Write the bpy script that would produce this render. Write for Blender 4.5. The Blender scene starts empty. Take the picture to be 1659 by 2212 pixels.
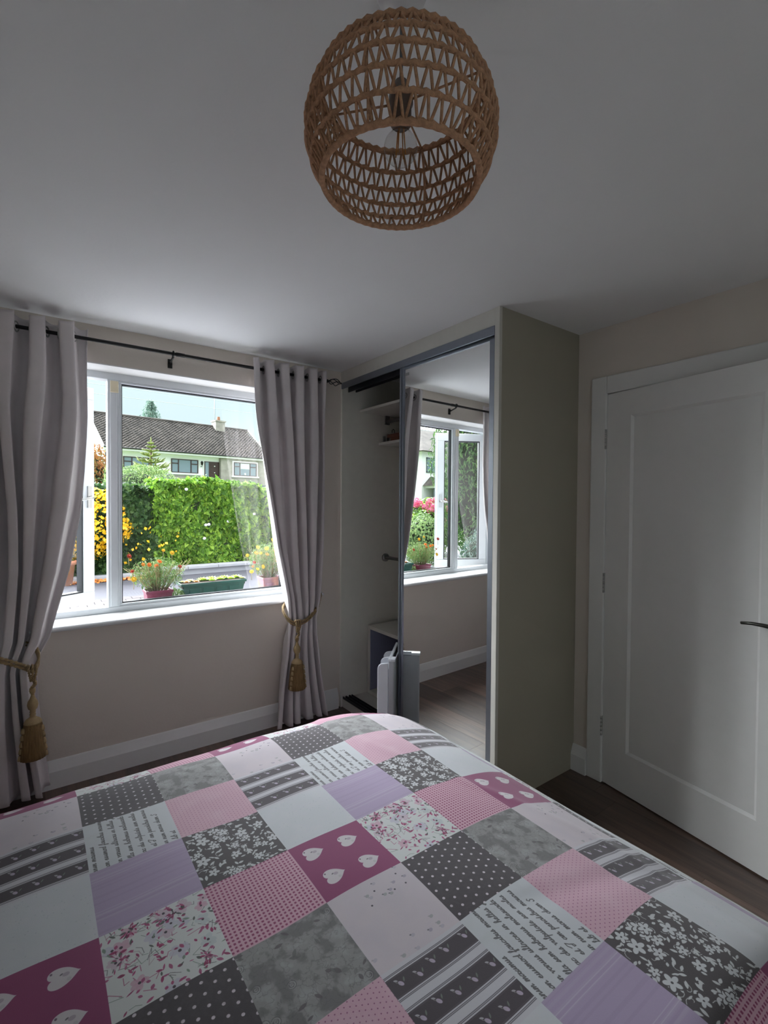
import bpy, math, random
import numpy as np
from mathutils import Vector, Matrix
random.seed(4); rng = np.random.default_rng(7)
S = bpy.context.scene; C = S.collection
pi = math.pi

# ------------------------------------------------------------------ camera
YAW, PITCH, ROLL, HC, FOC = math.radians(53.9168), math.radians(-1.0984), math.radians(0.3925), 1.4718, 1040.84
F = Vector((math.cos(YAW)*math.cos(PITCH), math.sin(YAW)*math.cos(PITCH), math.sin(PITCH)))
R = Vector((math.sin(YAW), -math.cos(YAW), 0)); U = R.cross(F)
R2 = R*math.cos(ROLL)+U*math.sin(ROLL); U2 = -R*math.sin(ROLL)+U*math.cos(ROLL)
cam = bpy.data.cameras.new('camera'); cam_ob = bpy.data.objects.new('camera', cam); C.objects.link(cam_ob)
M = Matrix((R2, U2, -F)).transposed().to_4x4(); M.translation = (0, 0, HC); cam_ob.matrix_world = M
cam.sensor_fit = 'VERTICAL'; cam.sensor_height = 24.0; cam.lens = FOC/2212*24.0; cam.clip_start = 0.02; cam.clip_end = 400
S.camera = cam_ob

# ------------------------------------------------------------------ light and exposure
S.view_settings.view_transform = 'Standard'; S.view_settings.look = 'None'
S.view_settings.gamma = 1.0; S.view_settings.use_curve_mapping = False
S.view_settings.exposure = 1.08
SKY = 2.2
w = bpy.data.worlds.new('overcast_sky'); S.world = w; w.use_nodes = True
nt = w.node_tree; nt.nodes.clear()
tc = nt.nodes.new('ShaderNodeTexCoord'); sp = nt.nodes.new('ShaderNodeSeparateXYZ'); cr = nt.nodes.new('ShaderNodeValToRGB')
bg = nt.nodes.new('ShaderNodeBackground'); wo = nt.nodes.new('ShaderNodeOutputWorld')
nt.links.new(tc.outputs['Generated'], sp.inputs[0]); nt.links.new(sp.outputs['Z'], cr.inputs[0])
nt.links.new(cr.outputs[0], bg.inputs[0]); nt.links.new(bg.outputs[0], wo.inputs[0])
e = cr.color_ramp.elements; e[0].position = 0.0; e[0].color = (.168, .213, .226, 1); e[1].position = 1.0; e[1].color = (1.0, 1.0, 1.0, 1)
k = e.new(0.22); k.color = (.18, .226, .237, 1); k = e.new(0.5); k.color = (.66, .72, .76, 1)
bg.inputs[1].default_value = SKY
sun = bpy.data.lights.new('hazy_sun', 'SUN'); sun.energy = 15; sun.angle = math.radians(75); sun.color = (.93, .97, 1.0)
sun_ob = bpy.data.objects.new('hazy_sun', sun); C.objects.link(sun_ob)
sun_ob.rotation_euler = Vector((-0.65, 1.0, 0.62)).to_track_quat('Z', 'Y').to_euler()
sun_ob.location = (0, -5, 8)

# ------------------------------------------------------------------ helpers
def lin(r, g, b):
    f = lambda c: (c/255/12.92) if c <= 10 else ((c/255+.055)/1.055)**2.4
    return (f(r), f(g), f(b), 1)
def mat(name, col, rough=.6, metal=0, noise=0, nscale=20, bump=0, bscale=200, spec=.5, stretch=None, sheen=0, transl=0, col2=None):
    m = bpy.data.materials.new(name); m.use_nodes = True; t = m.node_tree; p = t.nodes['Principled BSDF']
    p.inputs['Base Color'].default_value = col; p.inputs['Roughness'].default_value = rough; p.inputs['Metallic'].default_value = metal
    p.inputs['Specular IOR Level'].default_value = spec
    if sheen: p.inputs['Sheen Weight'].default_value = sheen
    co = t.nodes.new('ShaderNodeTexCoord'); src = co.outputs['Object']
    if stretch:
        mp = t.nodes.new('ShaderNodeMapping'); mp.inputs['Scale'].default_value = stretch; t.links.new(src, mp.inputs[0]); src = mp.outputs[0]
    if noise or col2:
        n = t.nodes.new('ShaderNodeTexNoise'); n.inputs['Scale'].default_value = nscale; n.inputs['Detail'].default_value = 4; t.links.new(src, n.inputs['Vector'])
        r = t.nodes.new('ShaderNodeValToRGB'); t.links.new(n.outputs['Fac'], r.inputs[0])
        a = r.color_ramp.elements; a[0].position = .3; a[1].position = .7
        c2 = col2 if col2 else tuple(min(1, c*(1+noise)) for c in col[:3])+(1,)
        a[0].color = tuple(c*(1-noise) for c in col[:3])+(1,); a[1].color = c2
        t.links.new(r.outputs[0], p.inputs['Base Color'])
    if bump:
        n = t.nodes.new('ShaderNodeTexNoise'); n.inputs['Scale'].default_value = bscale; n.inputs['Detail'].default_value = 3; t.links.new(src, n.inputs['Vector'])
        b = t.nodes.new('ShaderNodeBump'); b.inputs['Strength'].default_value = bump; b.inputs['Distance'].default_value = .004
        t.links.new(n.outputs['Fac'], b.inputs['Height']); t.links.new(b.outputs[0], p.inputs['Normal'])
    if transl:
        tr = t.nodes.new('ShaderNodeBsdfTranslucent'); mx = t.nodes.new('ShaderNodeMixShader'); mx.inputs[0].default_value = transl
        tr.inputs[0].default_value = col
        o = t.nodes['Material Output']; t.links.new(p.outputs[0], mx.inputs[1]); t.links.new(tr.outputs[0], mx.inputs[2]); t.links.new(mx.outputs[0], o.inputs[0])
    return m
def glass(name, tint=(1, 1, 1, 1), haze=0.0, refl=1.0):
    m = bpy.data.materials.new(name); m.use_nodes = True; t = m.node_tree; t.nodes.clear()
    o = t.nodes.new('ShaderNodeOutputMaterial'); tr = t.nodes.new('ShaderNodeBsdfTransparent'); tr.inputs[0].default_value = tint
    gl = t.nodes.new('ShaderNodeBsdfGlossy'); gl.inputs['Roughness'].default_value = .01
    fr = t.nodes.new('ShaderNodeLayerWeight'); fr.inputs[0].default_value = .5      # Schlick reflectance, the same from both sides of the sheet
    pw_ = t.nodes.new('ShaderNodeMath'); pw_.operation = 'POWER'; pw_.inputs[1].default_value = 5; t.links.new(fr.outputs['Facing'], pw_.inputs[0])
    mu = t.nodes.new('ShaderNodeMath'); mu.operation = 'MULTIPLY_ADD'; mu.inputs[1].default_value = .9*refl; mu.inputs[2].default_value = .04*refl; t.links.new(pw_.outputs[0], mu.inputs[0])
    mx = t.nodes.new('ShaderNodeMixShader'); t.links.new(mu.outputs[0], mx.inputs[0]); t.links.new(tr.outputs[0], mx.inputs[1]); t.links.new(gl.outputs[0], mx.inputs[2])
    t.links.new(mx.outputs[0], o.inputs[0]); return m
def leafmat(name, c1, c2, c3, transl=.35, rough=.45):
    """colour differs leaf by leaf through the per-leaf attribute 'rnd'"""
    m = bpy.data.materials.new(name); m.use_nodes = True; t = m.node_tree; p = t.nodes['Principled BSDF']
    a = t.nodes.new('ShaderNodeAttribute'); a.attribute_name = 'rnd'
    r = t.nodes.new('ShaderNodeValToRGB'); t.links.new(a.outputs['Fac'], r.inputs[0])
    el = r.color_ramp.elements; el[0].color = c1; el[1].color = c3; x = el.new(.5); x.color = c2
    t.links.new(r.outputs[0], p.inputs['Base Color']); p.inputs['Roughness'].default_value = rough; p.inputs['Specular IOR Level'].default_value = .3
    tr = t.nodes.new('ShaderNodeBsdfTranslucent'); t.links.new(r.outputs[0], tr.inputs[0])
    mx = t.nodes.new('ShaderNodeMixShader'); mx.inputs[0].default_value = transl
    o = t.nodes['Material Output']; t.links.new(p.outputs[0], mx.inputs[1]); t.links.new(tr.outputs[0], mx.inputs[2]); t.links.new(mx.outputs[0], o.inputs[0])
    return m

class MB:
    def __init__(s): s.v = []; s.f = []; s.sm = []
    def add(s, vs, fs, smooth=False):
        o = len(s.v); s.v += [tuple(x) for x in vs]; s.f += [tuple(i+o for i in f) for f in fs]; s.sm += [smooth]*len(fs); return s
    def box(s, x0, x1, y0, y1, z0, z1, tr=None):
        vs = [Vector((x, y, z)) for z in (z0, z1) for y in (y0, y1) for x in (x0, x1)]
        if tr: vs = [tr(v) for v in vs]
        return s.add(vs, [(0, 2, 3, 1), (4, 5, 7, 6), (0, 1, 5, 4), (2, 6, 7, 3), (0, 4, 6, 2), (1, 3, 7, 5)])
    def lathe(s, prof, n=24, c=(0, 0, 0), smooth=True, cap=True, ax='z', flute=0, nf=0):
        vs = []
        for r, z in prof:
            for i in range(n):
                a = 2*pi*i/n; rr = r*(1+flute*math.cos(nf*a))
                p = (rr*math.cos(a), rr*math.sin(a), z)
                if ax == 'x': p = (p[2], p[0], p[1])
                if ax == 'y': p = (p[0], p[2], p[1])
                vs.append((p[0]+c[0], p[1]+c[1], p[2]+c[2]))
        fs = [(j*n+i, j*n+(i+1) % n, (j+1)*n+(i+1) % n, (j+1)*n+i) for j in range(len(prof)-1) for i in range(n)]
        if cap: fs += [tuple(range(n))[::-1], tuple((len(prof)-1)*n+i for i in range(n))]
        if ax == 'y': fs = [f[::-1] for f in fs]
        return s.add(vs, fs, smooth)
    def tube(s, pts, r, n=8, closed=False, smooth=True, twist=0):
        pts = [Vector(p) for p in pts]; m = len(pts); rs = r if isinstance(r, (list, tuple)) else [r]*m
        vs = []; prev = None
        for i, p in enumerate(pts):
            if closed: t = pts[(i+1) % m]-pts[i-1]
            else: t = pts[min(i+1, m-1)]-pts[max(i-1, 0)]
            t.normalize()
            if prev is None:
                a = Vector((0, 0, 1)) if abs(t.z) < .9 else Vector((1, 0, 0)); prev = t.cross(a).normalized()
            prev = (prev-t*prev.dot(t)).normalized(); b = t.cross(prev)
            for k in range(n):
                a = 2*pi*k/n+twist*i; vs.append(p+(prev*math.cos(a)+b*math.sin(a))*rs[i])
        fs = []
        for i in range(m if closed else m-1):
            j = (i+1) % m
            for k in range(n): fs.append((i*n+k, i*n+(k+1) % n, j*n+(k+1) % n, j*n+k))
        if not closed: fs += [tuple(range(n))[::-1], tuple((m-1)*n+k for k in range(n))]
        return s.add(vs, fs, smooth)
    def sphere(s, c, r, n=12, sc=(1, 1, 1)):
        prof = [(max(1e-4, r*math.sin(pi*j/n)), -r*math.cos(pi*j/n)) for j in range(n+1)]
        o = len(s.v); s.lathe(prof, n+4, (0, 0, 0), cap=False)
        for i in range(o, len(s.v)): v = s.v[i]; s.v[i] = (v[0]*sc[0]+c[0], v[1]*sc[1]+c[1], v[2]*sc[2]+c[2])
        return s
    def prism(s, poly, z0, z1, tr=None, smooth=False):
        n = len(poly); vs = [Vector((x, y, z0)) for x, y in poly]+[Vector((x, y, z1)) for x, y in poly]
        if tr: vs = [tr(v) for v in vs]
        return s.add(vs, [tuple(range(n))[::-1], tuple(range(n, 2*n))]+[(i, (i+1) % n, n+(i+1) % n, n+i) for i in range(n)], smooth)
    def build(s, name, m, parent=None, bevel=0, seg=2, **kw):
        me = bpy.data.meshes.new(name); me.from_pydata(s.v, [], s.f); me.validate()
        if len(s.sm) == len(me.polygons): me.polygons.foreach_set('use_smooth', s.sm)
        me.materials.append(m); me.update()
        o = bpy.data.objects.new(name, me); C.objects.link(o)
        if parent: o.parent = parent; o.matrix_parent_inverse = Matrix.Translation(-Vector(parent.location)) if parent.type == 'EMPTY' and parent.parent is None else Matrix.Identity(4)
        if bevel:
            b = o.modifiers.new('bevel', 'BEVEL'); b.width = bevel; b.segments = seg; b.limit_method = 'ANGLE'; b.angle_limit = math.radians(40)
        return tag(o, **kw)
def tag(o, label=None, cat=None, group=None, kind=None):
    if label: o['label'] = label
    if cat: o['category'] = cat
    if group: o['group'] = group
    if kind: o['kind'] = kind
    return o
def thing(name, label, cat, loc=(0, 0, 0), group=None, kind=None):
    o = bpy.data.objects.new(name, None); C.objects.link(o); o.location = loc; o.empty_display_size = .05
    return tag(o, label, cat, group, kind)
def boxes(*bs):
    m = MB()
    for b in bs: m.box(*b)
    return m
def npmesh(name, verts, faces, m, parent=None, rnd=None, per=1, **kw):
    """fast mesh from numpy arrays; faces (n,k)"""
    me = bpy.data.meshes.new(name); n, k = faces.shape
    me.vertices.add(len(verts)); me.vertices.foreach_set('co', verts.astype(np.float32).ravel())
    me.loops.add(n*k); me.loops.foreach_set('vertex_index', faces.astype(np.int32).ravel())
    me.polygons.add(n); me.polygons.foreach_set('loop_start', np.arange(0, n*k, k, dtype=np.int32))
    me.update(calc_edges=True)
    if rnd is not None:
        a = me.attributes.new('rnd', 'FLOAT', 'POINT'); a.data.foreach_set('value', np.repeat(rnd, len(verts)//len(rnd)).astype(np.float32))
    me.materials.append(m); o = bpy.data.objects.new(name, me); C.objects.link(o)
    if parent: o.parent = parent; o.matrix_parent_inverse = Matrix.Translation(-Vector(parent.location)) if parent.type == 'EMPTY' and parent.parent is None else Matrix.Identity(4)
    return tag(o, **kw)
def leaves(name, pts, nrm, size, m, parent=None, asp=.5, jitter=.6, fold=.25, bias=None, **kw):
    """one folded diamond-shaped leaf per point"""
    n = len(pts); nrm = nrm+rng.normal(0, jitter, (n, 3)); nrm /= np.linalg.norm(nrm, axis=1)[:, None]
    up = rng.normal(0, .5, (n, 3)); up += np.array([0, 0, .8]) if bias is None else bias
    a = up-nrm*(up*nrm).sum(1)[:, None]; a /= np.linalg.norm(a, axis=1)[:, None]; b = np.cross(nrm, a)
    sz = (size*rng.uniform(.6, 1.25, n))[:, None]
    v = np.stack([pts-a*sz*.5, pts+b*sz*asp*.5+nrm*sz*fold*.5, pts+a*sz*.5, pts-b*sz*asp*.5+nrm*sz*fold*.5], 1).reshape(-1, 3)
    i = np.arange(n)[:, None]*4; f = np.concatenate([i+np.array([0, 1, 2]), i+np.array([0, 2, 3])], 0)
    return npmesh(name, v, f, m, parent, rnd=np.clip(rng.beta(2, 2, n), 0, 1), **kw)

# ------------------------------------------------------------------ materials
M_wall = mat('warm_grey_wall_paint', lin(226, 217, 207), .85, noise=.02, nscale=3, bump=.15, bscale=90)
M_ceil = mat('ceiling_paint', lin(238, 239, 240), .9, noise=.015, nscale=2, bump=.12, bscale=60)
M_white = mat('white_gloss_paint', lin(236, 236, 234), .35, noise=.01, bump=.03, bscale=40)
M_pvc = mat('white_pvc', lin(214, 219, 223), .3, noise=.01)
M_sill = mat('white_window_board', lin(236, 239, 240), .18, noise=.01)
M_ward = mat('beige_melamine', lin(168, 163, 147), .55, noise=.03, nscale=3, bump=.05, bscale=150)
M_wardi = mat('brightened_melamine', lin(234, 233, 222), .5, noise=.02)  # paler copy of the wardrobe melamine, brightness inside put into the colour
M_wardw = mat('white_melamine', lin(208, 206, 198), .5, noise=.02)
M_alu = mat('grey_aluminium_profile', lin(140, 146, 156), .35, .85, noise=.03)
M_alud = mat('dark_track_channel', lin(60, 62, 68), .4, .6, noise=.03)
M_mirror = mat('mirror_silver', (.86, .88, .87, 1), .006, 1.0)
M_black = mat('black_powder_coat', lin(22, 22, 24), .4, .3, noise=.05)
M_chrome = mat('brushed_steel', lin(170, 170, 168), .3, 1.0, noise=.03)
M_gasket = mat('black_rubber_gasket', lin(28, 32, 38), .6)
M_cream = mat('cream_plastic', lin(225, 214, 185), .5)
M_glass = glass('window_glass')
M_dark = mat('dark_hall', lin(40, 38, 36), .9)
M_curt = mat('grey_mauve_curtain_cloth', lin(229, 222, 223), .95, noise=.05, nscale=8, bump=.25, bscale=900, sheen=.15, transl=.05)
M_lining = mat('white_curtain_lining', lin(215, 215, 218), .9, transl=.3)
M_rope = mat('gold_twisted_rope', lin(160, 134, 92), .6, noise=.15, nscale=60, bump=.5, bscale=400, sheen=.2)
M_gold = mat('gold_thread_wrap', lin(170, 146, 106), .5, noise=.1, nscale=50, bump=.4, bscale=300)
M_fringe = mat('gold_brown_fringe', lin(132, 104, 66), .8, noise=.25, nscale=160, stretch=(1, 1, .08), bump=.6, bscale=500)
M_jute = mat('brown_paper_rope', lin(205, 158, 124), .85, noise=.2, nscale=120, bump=.6, bscale=600)
M_lampw = mat('lamp_white_plastic', lin(225, 225, 228), .4)
M_bed = mat('grey_bed_fabric', lin(120, 118, 120), .9, noise=.06, nscale=60, bump=.3, bscale=500)
M_matt = mat('white_mattress_ticking', lin(215, 212, 206), .8, noise=.03)
M_heat = mat('light_grey_metal_panel', lin(178, 182, 188), .35, .1, noise=.02)
M_heatw = mat('white_enamel', lin(222, 226, 234), .3, noise=.01)
M_wood = mat('reddish_hanger_wood', lin(118, 74, 56), .5, noise=.2, nscale=30, stretch=(1, .15, 1))
M_box_in = mat('blue_grey_box_lining', lin(146, 152, 176), .8)
# floor laminate: grain per plank
def plankmat():
    m = bpy.data.materials.new('dark_oak_laminate'); m.use_nodes = True; t = m.node_tree; p = t.nodes['Principled BSDF']
    co = t.nodes.new('ShaderNodeTexCoord'); oi = t.nodes.new('ShaderNodeObjectInfo')
    mp = t.nodes.new('ShaderNodeMapping'); mp.inputs['Scale'].default_value = (1, .07, 1)
    ad = t.nodes.new('ShaderNodeVectorMath'); ad.operation = 'ADD'; t.links.new(co.outputs['Object'], ad.inputs[0]); t.links.new(oi.outputs['Location'], ad.inputs[1])
    t.links.new(ad.outputs[0], mp.inputs[0])
    n = t.nodes.new('ShaderNodeTexNoise'); n.inputs['Scale'].default_value = 26; n.inputs['Detail'].default_value = 8; n.inputs['Roughness'].default_value = .65
    t.links.new(mp.outputs[0], n.inputs['Vector'])
    r = t.nodes.new('ShaderNodeValToRGB'); t.links.new(n.outputs['Fac'], r.inputs[0]); a = r.color_ramp.elements
    a[0].position = .3; a[1].position = .72; a[0].color = lin(56, 43, 37); a[1].color = lin(118, 94, 81)
    hs = t.nodes.new('ShaderNodeHueSaturation'); mr = t.nodes.new('ShaderNodeMapRange'); mr.inputs[3].default_value = .6; mr.inputs[4].default_value = 1.35
    t.links.new(oi.outputs['Random'], mr.inputs[0]); t.links.new(mr.outputs[0], hs.inputs['Value']); t.links.new(r.outputs[0], hs.inputs['Color'])
    t.links.new(hs.outputs[0], p.inputs['Base Color']); p.inputs['Roughness'].default_value = .40; p.inputs['Specular IOR Level'].default_value = 1.0
    b = t.nodes.new('ShaderNodeBump'); b.inputs['Strength'].default_value = .12; b.inputs['Distance'].default_value = .002
    t.links.new(n.outputs['Fac'], b.inputs['Height']); t.links.new(b.outputs[0], p.inputs['Normal'])
    return m
M_plank = plankmat()

# ------------------------------------------------------------------ room dimensions (metres)
WY, XF, XD, YS, HT = 2.974, 1.779, 2.432, 1.532, 2.40
XL, YB = -0.72, -1.57
YG = 3.165                       # window plane
WX0, WX1, WZ0, WZ1 = -0.20, 1.475, 0.80, 2.203
T = .30

# ------------------------------------------------------------------ setting
fl = boxes((XL-.2, XD+.5, YB-.2, WY+.2, -.16, -.012)).build('floor', M_dark, kind='structure')
pw, plen = .19, 1.29
base_me = {}
x = XL
row = 0
while x < XD:
    x1 = min(x+pw, XD); y = YB-random.random()*plen*.9
    while y < WY:
        y0 = max(y, YB); y1 = min(y+plen, WY)
        if y1-y0 > .03 and not (x > XF+.03 and y0 > YS+.02):
            if x > XF-.05 and y1 > YS: y1 = max(y0+.02, min(y1, WY))
            key = (round(x1-x, 3), round(y1-y0, 3))
            if key not in base_me:
                o = boxes((.0006, x1-x-.0006, .0006, y1-y0-.0006, -.012, 0)).build('plank', M_plank, bevel=0)
                base_me[key] = o.data
            else:
                o = bpy.data.objects.new('plank', base_me[key]); C.objects.link(o)
            o.parent = fl; o.location = (x, y0, 0)
        y += plen
    x += pw; row += 1
boxes((XL-.3, XD+.6, YB-.3, WY+T+.25, HT, HT+.2)).build('ceiling', M_ceil, kind='structure')
boxes((XL-.3, XD+.6, WY, WY+T, -.2, WZ0), (XL-.3, XD+.6, WY, WY+T, WZ1, HT), (XL-.3, WX0, WY, WY+T, WZ0, WZ1), (WX1, XD+.6, WY, WY+T, WZ0, WZ1)).build('wall_window', M_wall, kind='structure')
boxes((XL-.25, XL, YB-.2, WY, -.16, HT)).build('wall_left', M_wall, kind='structure')
BX0, BX1, BZ0, BZ1 = -.35, 1.10, .50, 1.80     # made-up opening behind the camera, added to fill the room with daylight
boxes((XL, XD+.6, YB-.2, YB, -.16, BZ0), (XL, XD+.6, YB-.2, YB, BZ1, HT), (XL, BX0, YB-.2, YB, BZ0, BZ1), (BX1, XD+.6, YB-.2, YB, BZ0, BZ1)).build('wall_back', M_wall, kind='structure')
DY0, DY1, DZ = .500, 1.356, 2.048     # doorway in the right wall
boxes((XD, XD+.12, YB, DY0, -.16, HT), (XD, XD+.12, DY1, WY, -.16, HT), (XD, XD+.12, DY0, DY1, DZ, HT)).build('wall_right', M_wall, kind='structure')
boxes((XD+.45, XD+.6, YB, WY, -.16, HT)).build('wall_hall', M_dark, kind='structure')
# baseboards: thick foot, sloped upper part
def skirt(name, x0, x1, y0, y1, d):
    """profile in (out, z); runs from (x0,y0) to (x1,y1); d is the outward unit vector"""
    pr = [(0, 0), (.026, 0), (.026, .088), (.008, .136), (.004, .14), (0, .14)]
    a = Vector((x0, y0, 0)); b = Vector((x1, y1, 0)); dv = Vector(d+(0,))
    vs = [a+dv*o+Vector((0, 0, z)) for o, z in pr]+[b+dv*o+Vector((0, 0, z)) for o, z in pr]; n = len(pr)
    fs = [(i, (i+1) % n, n+(i+1) % n, n+i) for i in range(n)]+[tuple(range(n))[::-1], tuple(range(n, 2*n))]
    return MB().add(vs, fs).build(name, M_white, kind='structure')
skirt('baseboard_window', XL, XF-.02, WY, WY, (0, -1))
skirt('baseboard_right', XD, XD, 1.440, YS, (-1, 0))
skirt('baseboard_left', XL, XL, WY-.03, YB, (1, 0))
skirt('baseboard_right', XD, XD, YB, .42, (-1, 0))

# --- window
win = thing('window_1', 'white window with one fixed pane and a side casement swung outward', 'window', (.6, YG, WZ0), kind='structure')
del win['category']
fy0, fy1 = YG-.035, YG+.035
MX0, MX1 = .343, .403          # mullion
fr = boxes((WX0, WX1, fy0, fy1, 2.158, WZ1), (WX0, WX1, fy0, fy1, WZ0+.03, .866), (WX0, WX0+.055, fy0, fy1, .866, 2.158), (WX1-.055, WX1, fy0, fy1, .866, 2.158))
fr.build('window_frame', M_pvc, win, bevel=.005)
mu = boxes((MX0, MX1, fy0-.004, fy1, .866, 2.158), (MX0+.012, MX1-.012, fy0-.012, fy0-.004, .868, 2.157)).build('mullion', M_pvc, win, bevel=.004)
# glazing beads round the fixed pane and black gasket
gx0, gx1, gz0, gz1 = MX1+.012, WX1-.067, .878, 2.146
boxes((MX1, WX1-.055, fy0+.006, fy1-.02, gz1, 2.158), (MX1, WX1-.055, fy0+.006, fy1-.02, .866, gz0), (MX1, gx0, fy0+.006, fy1-.02, gz0, gz1), (gx1, WX1-.055, fy0+.006, fy1-.02, gz0, gz1)).build('glazing_bead', M_pvc, win, bevel=.003)
g = .006
boxes((gx0, gx1, YG-.01, YG+.02, gz1-g, gz1), (gx0, gx1, YG-.01, YG+.02, gz0, gz0+g), (gx0, gx0+g, YG-.01, YG+.02, gz0, gz1), (gx1-g, gx1, YG-.01, YG+.02, gz0, gz1)).build('gasket', M_gasket, win)
boxes((gx0+.001, gx1-.001, YG-.002, YG+.002, gz0+.001, gz1-.001)).build('window_pane', M_glass, win)
# trickle clip on the mullion head
boxes((MX0+.012, MX1-.006, fy0-.02, fy0-.012, 2.085, 2.150)).build('restrictor_block', M_cream, win, bevel=.003)
# reveal lining and window board
boxes((WX0, WX1, WY-.002, fy0, WZ1-.006, WZ1+.0), (WX0-.0, WX0+.006, WY-.002, fy0, WZ0+.03, WZ1), (WX1-.006, WX1, WY-.002, fy0, WZ0+.03, WZ1)).build('reveal_lining', M_white, win)
sb = MB(); poly = []
for a in np.linspace(-pi/2, pi/2, 9): poly.append((WY-.028-.014*math.cos(a), .818+.014*math.sin(a)))
poly += [(fy0+.01, .832), (fy0+.01, .804)]
sb.prism([(p[0], p[1]) for p in poly], WX0-.03, WX1+.03, tr=lambda v: Vector((v.z, v.x, v.y)), smooth=False)
sb.build('window_board', M_sill, win)
MB().box(WX0, WX1, fy1, YG+.30, .772, .796, tr=lambda v: Vector((v.x, v.y, v.z-(v.y-fy1)*.03))).build('outer_sill', mat('concrete_sill', lin(205, 205, 205), .8, noise=.06), win, bevel=.004)
# casement
HX, HY = WX0+.062, YG+.035; AX, AY = .290, 3.466
L = math.hypot(AX-HX, AY-HY); ca, sa = (AX-HX)/L, (AY-HY)/L
def sash(v):      # local x along sash, y outward
    return Vector((HX+v.x*ca-v.y*sa, HY+v.x*sa+v.y*ca, v.z))
sf = MB(); z0, z1 = .845, 2.157
for b in [(0, L, -.03, .03, z1-.072, z1), (0, L, -.03, .03, z0, z0+.072), (0, .072, -.03, .03, z0+.072, z1-.072), (L-.072, L, -.03, .03, z0+.072, z1-.072), (0, L+.010, .012, .02, z1-.02, z1+.008), (0, L+.010, .012, .02, z0-.01, z0+.02), (L-.02, L+.010, .012, .02, z0+.02, z1-.02)]: sf.box(*b, tr=sash)
cs = sf.build('casement_sash', M_pvc, win, bevel=.005)
gk = MB()
for b in [(.072, L-.072, -.026, .02, z1-.080, z1-.072), (.072, L-.072, -.026, .02, z0+.072, z0+.080), (.072, .080, -.026, .02, z0+.08, z1-.08), (L-.080, L-.072, -.026, .02, z0+.08, z1-.08)]: gk.box(*b, tr=sash)
gk.build('gasket', M_gasket, cs)
MB().box(.074, L-.074, -.002, .002, z0+.074, z1-.074, tr=sash).build('window_pane', M_glass, cs)
hd = MB(); hx = L-.036
hd.box(hx-.012, hx+.012, -.040, -.030, 1.43, 1.56, tr=sash)
hd.tube([sash(Vector(p)) for p in [(hx, -.035, 1.49), (hx, -.066, 1.49), (hx-.012, -.076, 1.49), (hx-.05, -.078, 1.482), (hx-.115, -.072, 1.47)]], [.010, .010, .010, .008, .007], 8)
hd.build('handle', M_chrome, cs, label='pale handle of the open casement')
st = MB(); st.tube([(WX0+.1, fy1-.01, 2.152), tuple(sash(Vector((.22, 0, 2.164))))], .004, 6); st.build('friction_stay', M_chrome, win)

# --- added fill-light window, unseen in the wall behind the camera
fill_win = thing('fill_window', 'white window added for fill light in the unseen wall behind the camera', 'window', (.85, YB-.1, BZ0), kind='structure'); del fill_win['category']
boxes((BX0, BX1, YB-.13, YB-.07, BZ0, BZ0+.06), (BX0, BX1, YB-.13, YB-.07, BZ1-.06, BZ1), (BX0, BX0+.06, YB-.13, YB-.07, BZ0+.06, BZ1-.06), (BX1-.06, BX1, YB-.13, YB-.07, BZ0+.06, BZ1-.06), (.82, .88, YB-.13, YB-.07, BZ0+.06, BZ1-.06)).build('window_frame', M_pvc, fill_win, bevel=.004)
for xa, xb in ((BX0+.06, .82), (.88, BX1-.06)): boxes((xa, xb, YB-.102, YB-.098, BZ0+.06, BZ1-.06)).build('window_pane', M_glass, fill_win)

# --- door with architrave
dr = thing('door_1', 'white one panel door standing slightly ajar on three steel hinges', 'door', (XD-.007, DY1-.002, 0), kind='structure'); del dr['category']
th = math.radians(8.6)
def dt(v):   # v.x along leaf from hinge, v.y thickness toward the room, v.z up
    return Vector((XD-.007-v.x*math.sin(th)-v.y*math.cos(th), DY1-.002-v.x*math.cos(th)+v.y*math.sin(th), v.z))
DW = .842; pa, pb, pc, pd = .134, .708, .215, 1.919
lf = MB()
for b in [(0, pa, -.040, 0, .008, 2.043), (pb, DW, -.040, 0, .008, 2.043), (pa, pb, -.040, 0, .008, pc), (pa, pb, -.040, 0, pd, 2.043), (pa, pb, -.030, -.011, pc, pd)]: lf.box(*b, tr=dt)
# sloped moulding around the recess
q = [(pa, pc), (pb, pc), (pb, pd), (pa, pd)]; qi = [(pa+.012, pc+.012), (pb-.012, pc+.012), (pb-.012, pd-.012), (pa+.012, pd-.012)]
vs = [dt(Vector((a, 0, z))) for a, z in q]+[dt(Vector((a, -.010, z))) for a, z in qi]
lf.add(vs, [(i, (i+1) % 4, 4+(i+1) % 4, 4+i) for i in range(4)])
lf.build('door_leaf', M_white, dr)
for zc in (1.811, 1.060, .305):
    h = MB()
    for k in range(5):
        c = dt(Vector((-.006, .006, 0))); h.lathe([(.006, zc-.052+k*.021), (.006, zc-.033+k*.021)], 10, (c.x, c.y, 0))
    h.box(-.004, .0, -.03, .004, zc-.05, zc+.052, tr=dt)
    h.build('hinge', M_chrome, dr)
hn = MB(); hz = 1.010
hn.tube([dt(Vector(p)) for p in [(.785, 0, hz), (.785, .045, hz), (.775, .055, hz), (.74, .058, hz+.002), (.705, .058, hz+.001), (.668, .058, hz-.004)]], [.009, .009, .009, .0075, .0065, .006], 8)
hn.lathe([(.001, 0), (.026, 0), (.026, .008), (.001, .008)], 20, (0, 0, 0), cap=False)
for i in range(len(hn.v)-80, len(hn.v)): v = hn.v[i]; hn.v[i] = tuple(dt(Vector((.785+v[0], v[2], hz+v[1]))))
hn.build('door_handle', mat('dark_brushed_steel', lin(84, 84, 80), .35, 1.0, noise=.03), dr, label='dark steel lever handle')
ar = MB()
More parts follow.
